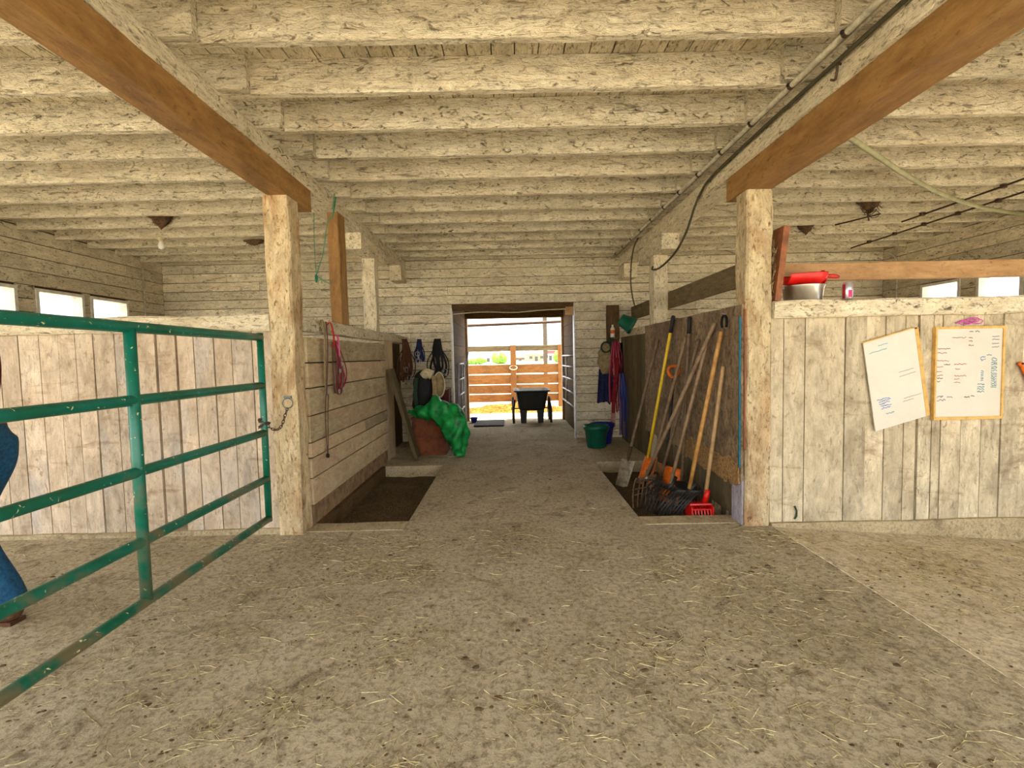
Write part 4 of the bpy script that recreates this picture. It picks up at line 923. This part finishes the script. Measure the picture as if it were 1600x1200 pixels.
for y in (3.25, 3.36, 3.55, 3.66): G().tube([(-1.505, y, 2.63), (-1.47, y, 2.635), (-1.465, y + .02, 2.615)], .003, 5).build('nail', M_RUST, t)
t = thing('hook_chain', 'short rusty hook on the right whitewashed beam', 'hook', (1.64, 2.4, 2.58))
G().tube(spline([(1.655, 2.45, 2.64), (1.63, 2.44, 2.64), (1.625, 2.44, 2.60), (1.63, 2.46, 2.575), (1.63, 2.49, 2.59)], 4), .006, 6).build('hook', M_RUST, t, True)

# ================================================================== PASSAGE AND YARD
def tube_gate(name, label, x, y0, y1, zs, mat, r=.014):
    t = thing(name, label, 'gate', (x, (y0 + y1) / 2, 0))
    for z in zs: G().tube([(x, y0, z), (x, y1, z)], r, 8).build('rail', mat, t, True)
    for y in (y0, y0 + (y1 - y0) * .62, y1): G().tube([(x, y, zs[-1] - .02), (x, y, zs[0])], r, 8).build('upright', mat, t, True)
    for y in (y0, y1): G().tube([(x, y, 0), (x, y, zs[-1])], r * .8, 8).build('foot', M_RUST, t, True)
tube_gate('steel_gate', 'galvanised tube gate folded against the right passage wall', 1.04, 7.75, 9.45, [1.25, 1.06, .85, .63, .41], M_STEEL)
tube_gate('steel_gate', 'narrow galvanised gate folded against the left passage wall', -.80, 7.6, 8.5, [1.15, .9, .65, .4, .15], M_STEEL, .012)
tag(G().tube(spline([(-.79, 8.5, 1.1), (-.77, 8.9, 1.2), (-.79, 9.48, 1.36)], 5), .011, 6).build('blue_strap', plain('light_blue_rope', (60, 130, 190), .7), None, True), 'light blue rope tied from the narrow gate to the left jamb', 'rope')
tag(G().tube(spline([(-.82, 7.31, 1.90), (-.4, 7.31, 1.925), (.1, 7.31, 1.91), (.5, 7.31, 1.935), (.9, 7.31, 1.945)], 6), .008, 6).build('door_rope', M_CREAM, None, True), 'cream rope sagging across the top of the doorway', 'rope')
def barrow():
    t = thing('yard_cart', 'black plastic two-wheeled yard cart standing in the passage', 'cart', (.42, 9.3, 0))
    def tub(off):
        return [(.42, 9.02 - off, z) for z in (0,)]
    y0, y1 = 8.95, 9.75; cx = .41
    def ring(z, wx, ya, yb, r=.08, n=6):
        out = []
        for (sx, sy) in ((1, -1), (1, 1), (-1, 1), (-1, -1)):
            ccx = cx + sx * (wx / 2 - r); ccy = (ya if sy < 0 else yb) - sy * r
            for i in range(n + 1):
                a0 = {(1, -1): -90, (1, 1): 0, (-1, 1): 90, (-1, -1): 180}[(sx, sy)]; a = math.radians(a0 + 90 * i / n); out.append((ccx + r * math.cos(a), ccy + r * math.sin(a), z))
        return out
    prof = [ring(.23, .44, 9.10, 9.55), ring(.27, .50, 9.05, 9.62), ring(.58, .60, 8.96, 9.78), ring(.60, .68, 8.92, 9.82), ring(.62, .68, 8.92, 9.82), ring(.62, .62, 8.95, 9.79), ring(.57, .57, 8.98, 9.76), ring(.29, .46, 9.08, 9.60)]
    g = G(); n = len(prof[0])
    for p in prof: g.v += p
    for i in range(len(prof) - 1):
        for k in range(n): g.f.append((i * n + k, i * n + (k + 1) % n, (i + 1) * n + (k + 1) % n, (i + 1) * n + k))
    g.f.append(tuple(range(n))[::-1]); g.f.append(tuple((len(prof) - 1) * n + k for k in range(n)))
    g.build('tub', M_BLACK, t)
    for x in (.25, .57):
        b = G(); b.v = [(x - .07, 9.08, .26), (x + .07, 9.08, .26), (x + .05, 9.08, .0), (x - .05, 9.08, .0), (x - .07, 9.16, .26), (x + .07, 9.16, .26), (x + .05, 9.14, .0), (x - .05, 9.14, .0)]
        b.f = [(0, 3, 2, 1), (4, 5, 6, 7), (0, 1, 5, 4), (1, 2, 6, 5), (2, 3, 7, 6), (3, 0, 4, 7)]; b.build('leg', M_BLACK, t)
    for s in (-1, 1):
        x = cx + s * .355; c = V((x, 9.5, .235))
        ty = G().tube([c + V((0, .215 * math.cos(a * .2618), .215 * math.sin(a * .2618))) for a in range(24)], .02, 8, True).build('wheel', M_RUBBER, t, True)
        for a in range(6): G().tube([c, c + V((0, .2 * math.cos(a * 1.047), .2 * math.sin(a * 1.047)))], .008, 6).build('spoke', M_RUBBER, ty)
        G().tube([c - V((.03, 0, 0)), c + V((.03, 0, 0))], .03, 10).build('hub', M_RUBBER, ty)
        G().tube([(cx + s * .345, 8.94, .015), (cx + s * .35, 8.97, .25), (cx + s * .325, 9.05, .44)], .022, 8).build('stand_bar', M_BLACK, t, True)
    G().tube([(cx - .36, 9.5, .235), (cx + .36, 9.5, .235)], .012, 8).build('axle', M_RUST, t)
barrow()
tag(G().box(-.66, -.12, 8.7, 9.5, .001, .025, .004).build('rubber_mat', M_RUBBER), 'dark rubber mat on the floor left of the black cart', 'mat')
lathe_pail('blue_dish', 'small blue dish by the left jamb of the passage', (-.70, 9.30, .0), .05, .07, .10, M_BLUEP, bail=False, cat='dish')
# wooden yard gate
def yard_gate():
    Y = 12.0; wg = WG('X'); t = thing('yard_gate', 'sunlit wooden plank gate across the yard outside', 'gate', (.1, Y, 0))
    for (x0, x1) in ((-1.06, .03), (.172, 1.2)):
        for (z0, z1) in ((.14, .325), (.345, .56), (.58, .81), (.835, 1.06)): G().box(x0, x1, Y, Y + .04, z0, z1, .004).build('board', wg, t)
        G().box(x0, x1, Y, Y + .04, 1.39, 1.52, .004).build('top_rail', WK('X'), t)
    for (x0, x1) in ((-1.19, -1.06), (.03, .172), (1.2, 1.33)): G().beam(x0, x1, Y - .05, Y + .08, 0, 1.53, 'Z', 6, .006).build('post', WG('Z'), t)
    G().tube([(.10 + .09 * math.cos(a * .4488), Y - .07 + .03 * math.sin(a * .4488), .98 + .05 * math.sin(a * .4488)) for a in range(14)], .012, 6, True).build('rope_tie', M_CREAM, t, True)
yard_gate()
tag(G().tube([(-1.15, 10.2, 1.905), (1.3, 10.2, 1.965)], .03, 8).build('steel_pipe', M_RUST, None, True), 'sloping steel pipe across the opening above the yard gate', 'pipe')
tag(G().beam(1.06, 1.19, 15, 15.13, -.03, 4.5, 'Z', 10, .01).build('yard_pole', plain('weathered_pole', (96, 86, 72), .9, 0, .25, 20, .3)), 'weathered pole standing beyond the yard gate', 'pole')
for i, x in enumerate((-1.15, 1.30)): tag(G().beam(x - .05, x + .05, 10.15, 10.25, -.03, 2.4, 'Z', 8, .006).build('pipe_post', WH('Z')), 'timber post holding the %s end of the sloping pipe' % ('lower left', 'higher right')[i], 'post')
M_GOLD = plain('golden_straw', (186, 138, 54), .85, 0, .3, 12, .6, (140, 98, 36))
g = G(); random.seed(11)
def mound(x, y): return max(0, .17 * (1 - ((x - .05) / 1.2) ** 2) * (1 - ((y - 11.5) / .48) ** 2)) * (.8 + .5 * noise.noise((x * 3, y * 3, 0)))
g.grid(lambda u, v: (-1.15 + 2.4 * u, 11.02 + .96 * v, -.032 + mound(-1.15 + 2.4 * u, 11.02 + .96 * v)), 60, 24)
for i in range(3200):
    x, y = U(-1.1, 1.2), U(11.0, 11.94); a = U(0, 6.28); l = U(.04, .14); z = -.025 + mound(x, y)
    g.tube([(x, y, z), (x + l * math.cos(a), min(y + l * math.sin(a) * .6, 11.94), z + U(-.005, .03))], .0035, 3, caps=False)
tag(g.build('straw_pile', M_GOLD), 'golden heap of straw at the foot of the yard gate', 'straw', kind='stuff')
# far background
M_LEAF = plain('shrub_leaf', (120, 160, 50), .8, 0, .4, 3, .5, (70, 110, 40))
M_ROOF = plain('far_roof', (150, 120, 104), .9, 0, .2, .5, 0); M_HWALL = plain('far_house_wall', (220, 206, 188), .9, 0, .1, .3, 0); M_HWALL2 = plain('far_house_wall_tan', (200, 160, 124), .9, 0, .1, .3, 0); M_DK = plain('far_window', (70, 74, 80), .3, 0, .1, 1, 0)
def shrub(label, x, y, w, h):
    t = thing('shrub', label, 'shrub', (x, y, -.03)); random.seed(int(x * 10 + y))
    for i in range(4): G().blob((x + U(-.3, .3) * w, y + U(-.2, .2) * w, h * U(.4, .6)), w * U(.25, .4), w * .3, h * U(.4, .55), 10, 7, .5, 1.3).build('foliage', M_LEAF, t, True)
    G().tube([(x, y, -.03), (x, y, h * .5)], .06, 6).build('stem', M_NEST, t)
shrub('low green shrub far left in the yard view', -7.0, 92, 1.6, 1.0); shrub('green shrub beside the first one in the yard view', -5.4, 90, 1.8, 1.2)
shrub('green bush left of the middle gate post in the yard view', -1.8, 88, 2.6, 1.9); shrub('pale bush at the right end of the yard view', 9.6, 95, 2.6, 2.0)
def house(label, x, y, w, d, h, wall, roofm):
    t = thing('far_house', label, 'house', (x, y, -.03)); hw = G().box(x - w / 2, x + w / 2, y, y + d, -.03, h).build('wall', wall, t)
    g = G(); e = .3; g.v = [(x - w / 2 - e, y - e, h), (x + w / 2 + e, y - e, h), (x + w / 2 + e, y + d + e, h), (x - w / 2 - e, y + d + e, h), (x - w / 2 - e, y + d / 2, h + w * .22), (x + w / 2 + e, y + d / 2, h + w * .22)]
    g.f = [(0, 1, 5, 4), (2, 3, 4, 5), (0, 4, 3), (1, 2, 5), (0, 3, 2, 1)]; g.build('roof', roofm, t)
    for k in (-.28, .28): G().box(x + k * w - .4, x + k * w + .4, y - .06, y, h * .35, h * .75).build('window', M_DK, hw)
    G().box(x - .4, x + .4, y - .06, y, -.03, h * .7).build('door', M_DK, hw)
house('pale far shed with a dark roof left of the gate post', -5.5, 128, 6, 5, 1.5, M_HWALL, M_ROOF)
house('tan far house right of the gate post', 7.0, 125, 5, 5, 1.7, M_HWALL2, M_ROOF)
house('white far house between the tan house and the green bush', 11.5, 135, 4, 4, 1.9, M_HWALL, M_REDBOX)
house('small brown far hut nearest the middle gate post', 3.2, 140, 3, 3, 1.1, M_HWALL2, M_ROOF)

# ================================================================== PERSON AT THE LEFT EDGE
def fuse(g, name, mat, parent, voxel=.012, it=8):
    """closed lofts fused into one continuous surface"""
    o = g.build(name, mat, parent); md = o.modifiers.new('fuse', 'REMESH'); md.mode = 'VOXEL'; md.voxel_size = voxel; md.use_smooth_shade = True
    sm = o.modifiers.new('soften', 'SMOOTH'); sm.factor = .5; sm.iterations = it
    bpy.context.view_layer.update()
    me = bpy.data.meshes.new_from_object(o.evaluated_get(bpy.context.evaluated_depsgraph_get())); o.modifiers.clear(); o.data = me
    me.materials.clear(); me.materials.append(mat); me.polygons.foreach_set('use_smooth', [True] * len(me.polygons)); return o
def limb(g, pts, rad, n=18, side=(1, 0, 0)):
    P_ = spline(pts, 5); R_ = [(r.x, r.y) for r in spline([V((a, b, 0)) for a, b in rad], 5)]
    g.loft(P_, R_, n, 0, 1, 0, side)
def person():
    P = thing('person', 'person in blue jeans and maroon top walking away behind the green gate', 'person', (-2.66, 2.42, 0)); yc = 2.42
    legs = {-1: [(-2.655, 2.335, .90), (-2.65, 2.333, .78), (-2.65, 2.33, .62), (-2.64, 2.33, .50), (-2.58, 2.33, .34), (-2.50, 2.33, .17), (-2.482, 2.33, .075)],
            1: [(-2.67, 2.505, .90), (-2.69, 2.508, .78), (-2.76, 2.51, .62), (-2.81, 2.512, .50), (-2.87, 2.515, .34), (-2.92, 2.52, .17), (-2.94, 2.52, .075)]}
    arms = {s: [(-2.775, yc + s * .13, 1.385), (-2.79, yc + s * .19, 1.30), (-2.82, yc + s * .215, 1.12), (-2.89, yc + s * .215, 1.0), (-2.955, yc + s * .205, .92)] for s in (-1, 1)}
    b = G()                                                        # body: head, neck, torso, arms, hands, legs
    limb(b, [(-2.70, yc, .92), (-2.73, yc, 1.06), (-2.755, yc, 1.27), (-2.785, yc, 1.39), (-2.80, yc, 1.44)], [(.08, .12), (.08, .115), (.09, .13), (.06, .09), (.05, .05)])
    limb(b, [(-2.795, yc, 1.42), (-2.82, yc, 1.50), (-2.845, yc, 1.56)], [(.05, .05), (.048, .048), (.05, .05)])
    limb(b, [(-2.885, yc, 1.525), (-2.89, yc, 1.55), (-2.875, yc, 1.61), (-2.865, yc, 1.67), (-2.865, yc, 1.725), (-2.865, yc, 1.75)], [(.02, .02), (.06, .045), (.085, .066), (.095, .072), (.07, .056), (.02, .02)], 20)
    limb(b, [(-2.955, yc, 1.645), (-2.972, yc, 1.615), (-2.955, yc, 1.598)], [(.008, .008), (.014, .013), (.01, .014)], 10, (0, 1, 0))
    for s in (-1, 1):
        limb(b, arms[s], [(.045, .045), (.042, .042), (.034, .034), (.028, .03), (.022, .024)], 14)
        w_ = V(arms[s][-1]); d_ = V((-.55, 0, -.83)); k_ = V((.83, 0, -.55))
        limb(b, [w_ - d_ * .01, w_ + d_ * .04, w_ + d_ * .085], [(.022, .02), (.036, .015), (.036, .013)], 14, k_)
        for i_ in range(4):
            r_ = w_ + d_ * .08 + k_ * (i_ - 1.5) * .019; l_ = (.06, .072, .076, .064)[i_]
            b.tube([r_, r_ + d_ * l_ * .45 + V((0, -s * .004, 0)), r_ + d_ * l_ * .8 + V((0, -s * .016, 0)), r_ + d_ * l_ + V((0, -s * .03, 0))], [.009, .0088, .008, .006], 8)
        b.tube([w_ + d_ * .02 - k_ * .02, w_ + d_ * .05 - k_ * .042, w_ + d_ * .085 - k_ * .05 + V((0, -s * .01, 0))], [.011, .010, .007], 8)
        limb(b, legs[s], [(.07, .07), (.07, .07), (.055, .055), (.045, .045), (.045, .045), (.035, .035), (.032, .032)], 14)
    fuse(b, 'body', M_SKIN, P, .006, 4)
    g = G(); limb(g, [(-2.72, yc, 1.02), (-2.70, yc, .95), (-2.675, yc, .86), (-2.67, yc, .77)], [(.10, .145), (.105, .155), (.115, .165), (.09, .13)], 22)
    for s in (-1, 1): limb(g, legs[s], [(.105, .085), (.108, .088), (.088, .078), (.074, .07), (.07, .07), (.078, .078), (.086, .086)], 20)
    fuse(g, 'jeans', M_DENIM, P)
    g = G(); limb(g, [(-2.705, yc, .885), (-2.71, yc, .95), (-2.73, yc, 1.06), (-2.755, yc, 1.27), (-2.785, yc, 1.39), (-2.80, yc, 1.455)], [(.122, .172), (.118, .168), (.108, .155), (.125, .178), (.09, .135), (.062, .062)], 24)
    for s in (-1, 1): limb(g, arms[s][:4] + [tuple(V(arms[s][3]).lerp(V(arms[s][4]), .6))], [(.068, .066), (.062, .06), (.05, .05), (.044, .044), (.038, .04)], 16)
    fuse(g, 'shirt', M_SHIRT, P)
    def hair(u, v):
        a = u * 2 * math.pi; t_ = v * math.pi * .62; x = -2.852 + .108 * math.sin(t_) * math.cos(a); y = yc + .088 * math.sin(t_) * math.sin(a); z = 1.665 + .105 * math.cos(t_)
        if x < -2.92: z = max(z, 1.70)
        return V((x, y, z))
    G().grid(hair, 24, 12).build('hair', M_HAIR, P, True)
    for s in (-1, 1):
        G().blob((-2.865, yc + s * .078, 1.625), .018, .01, .03, 8, 6).build('ear', M_SKIN, P, True); G().blob((-2.945, yc + s * .028, 1.648), .008, .012, .008, 8, 6).build('eye', M_LEATHERB, P, True)
        a_ = V(legs[s][-1]); base = a_.x + .055
        g = G(); limb(g, [(base, a_.y, .045), (base - .035, a_.y, .055), (base - .12, a_.y, .055), (base - .2, a_.y, .04), (base - .26, a_.y, .034), (base - .285, a_.y, .03)], [(.03, .03), (.045, .045), (.048, .048), (.05, .034), (.04, .026), (.012, .012)], 18, (0, 1, 0))
        limb(g, [(a_.x, a_.y, .05), (a_.x, a_.y, .08), (a_.x - .002, a_.y, .13)], [(.046, .044), (.046, .044), (.044, .044)], 16)
        bt = fuse(g, 'boot', M_BOOT, P, .008, 3)
        G().box(base - .275, base - .004, a_.y - .038, a_.y + .038, 0, .02).build('sole', M_LEATHER, bt)
    G().strap([(-2.94, yc - .025, 1.568), (-2.948, yc, 1.566), (-2.94, yc + .025, 1.568)], .012, .006, (0, 0, 1)).build('mouth', M_MAROON, P)
person()

# ================================================================== HAY AND DIRT ON THE FLOOR
random.seed(21)
def zfl(x, y): return (-.004 - .0795 * (x - 1.875)) if (x > 1.875 and y < 3.4) else 0
g = G(); d = G()
def stalk(x, y, l, r):
    a = U(0, 6.28); b = a + U(-.9, .9); z = zfl(x, y) + r + .001
    p1 = (x + l * .5 * math.cos(a), y + l * .5 * math.sin(a)); p2 = (p1[0] + l * .5 * math.cos(b), p1[1] + l * .5 * math.sin(b))
    g.tube([(x, y, z), (p1[0], p1[1], max(z, zfl(*p1) + r) + U(0, .006)), (p2[0], p2[1], zfl(*p2) + r + U(0, .012))], r, 3, caps=False)
def ok(x, y):
    if y > 3.4 and not (-.72 < x < .9): return False
    return -4.6 < x < 4.9 and .9 < y < 7.2
clumps = [(U(-2.2, 3.6), U(1.2, 3.3), U(.08, .3)) for _ in range(46)]
n = 0
while n < 5200:
    if random.random() < .55:
        cx, cy, cr = random.choice(clumps); x, y = random.gauss(cx, cr), random.gauss(cy, cr)
    else: x, y = U(-4.5, 4.8), (U(.95, 3.4) if random.random() < .8 else U(3.4, 7.1))
    if not ok(x, y): continue
    stalk(x, y, U(.025, .10) if random.random() < .88 else U(.1, .2), U(.0008, .0018)); n += 1
tag(g.build('loose_hay', M_STRAW, org=(0, 2, 0)), 'loose hay stalks scattered over the concrete floor', 'hay', kind='stuff')
n = 0
while n < 2200:
    if random.random() < .5: cx, cy, cr = random.choice(clumps); x, y = random.gauss(cx, cr), random.gauss(cy, cr)
    else: x, y = U(-4.5, 4.8), U(1, 7.1)
    if not ok(x, y): continue
    r = U(.0025, .007) if random.random() < .96 else U(.008, .016); z = zfl(x, y); d.blob((x, y, z), r * U(.8, 1.6), r, r * .35, 6, 4, .5, 40); n += 1
tag(d.build('dirt_crumbs', M_DEBRIS, org=(0, 2, 0)), 'dark crumbs of manure and dirt on the concrete floor', 'dirt', kind='stuff')

tag(G().tube([(-5.085, 6.9, 1.0), (-5.085, 6.9, 2.66)], .012, 8).build('wall_conduit', M_CONDUIT, None, True), 'thin upright conduit on the left wall near the far corner', 'conduit')
tag(G().tube(spline([(5.585, 7.02, 1.2), (5.585, 7.02, 2.2), (5.583, 7.03, 2.5), (5.56, 7.1, 2.62), (5.5, 7.15, 2.66)], 5), .012, 8).build('wall_conduit', M_CONDUIT, None, True), 'thin upright conduit on the right wall near the far corner', 'conduit')

GROUPS = {'wooden_post': 'whitewashed posts along the aisle', 'stall_partition': 'wooden stall partitions', 'ceiling_beam': 'whitewashed beams along the aisle', 'support_beam': 'new brown support beams',
          'wall_bracket': 'beam blocks at the far wall', 'manure_fork': 'manure forks leaning in the right gutter', 'bridle': 'bridles hanging at the far left', 'water_bucket': 'buckets on the floor by the doorway',
          'lead_ropes': 'lead rope bundles in the right corner', 'whiteboard': 'whiteboards on the right wall', 'power_cable': 'cables hanging from the right beam', 'ceiling_pipe': 'pipes under the right bay ceiling',
          'swallow_nest': 'mud nests on the ceiling', 'steel_gate': 'galvanised gates in the passage', 'pipe_post': 'posts of the sloping pipe', 'shrub': 'shrubs in the far yard', 'far_house': 'houses far beyond the yard', 'wall_conduit': 'upright wall conduits'}
for o in bpy.data.objects:
    if o.parent is None and o.name.split('.')[0] in GROUPS and 'group' not in o: o['group'] = GROUPS[o.name.split('.')[0]]
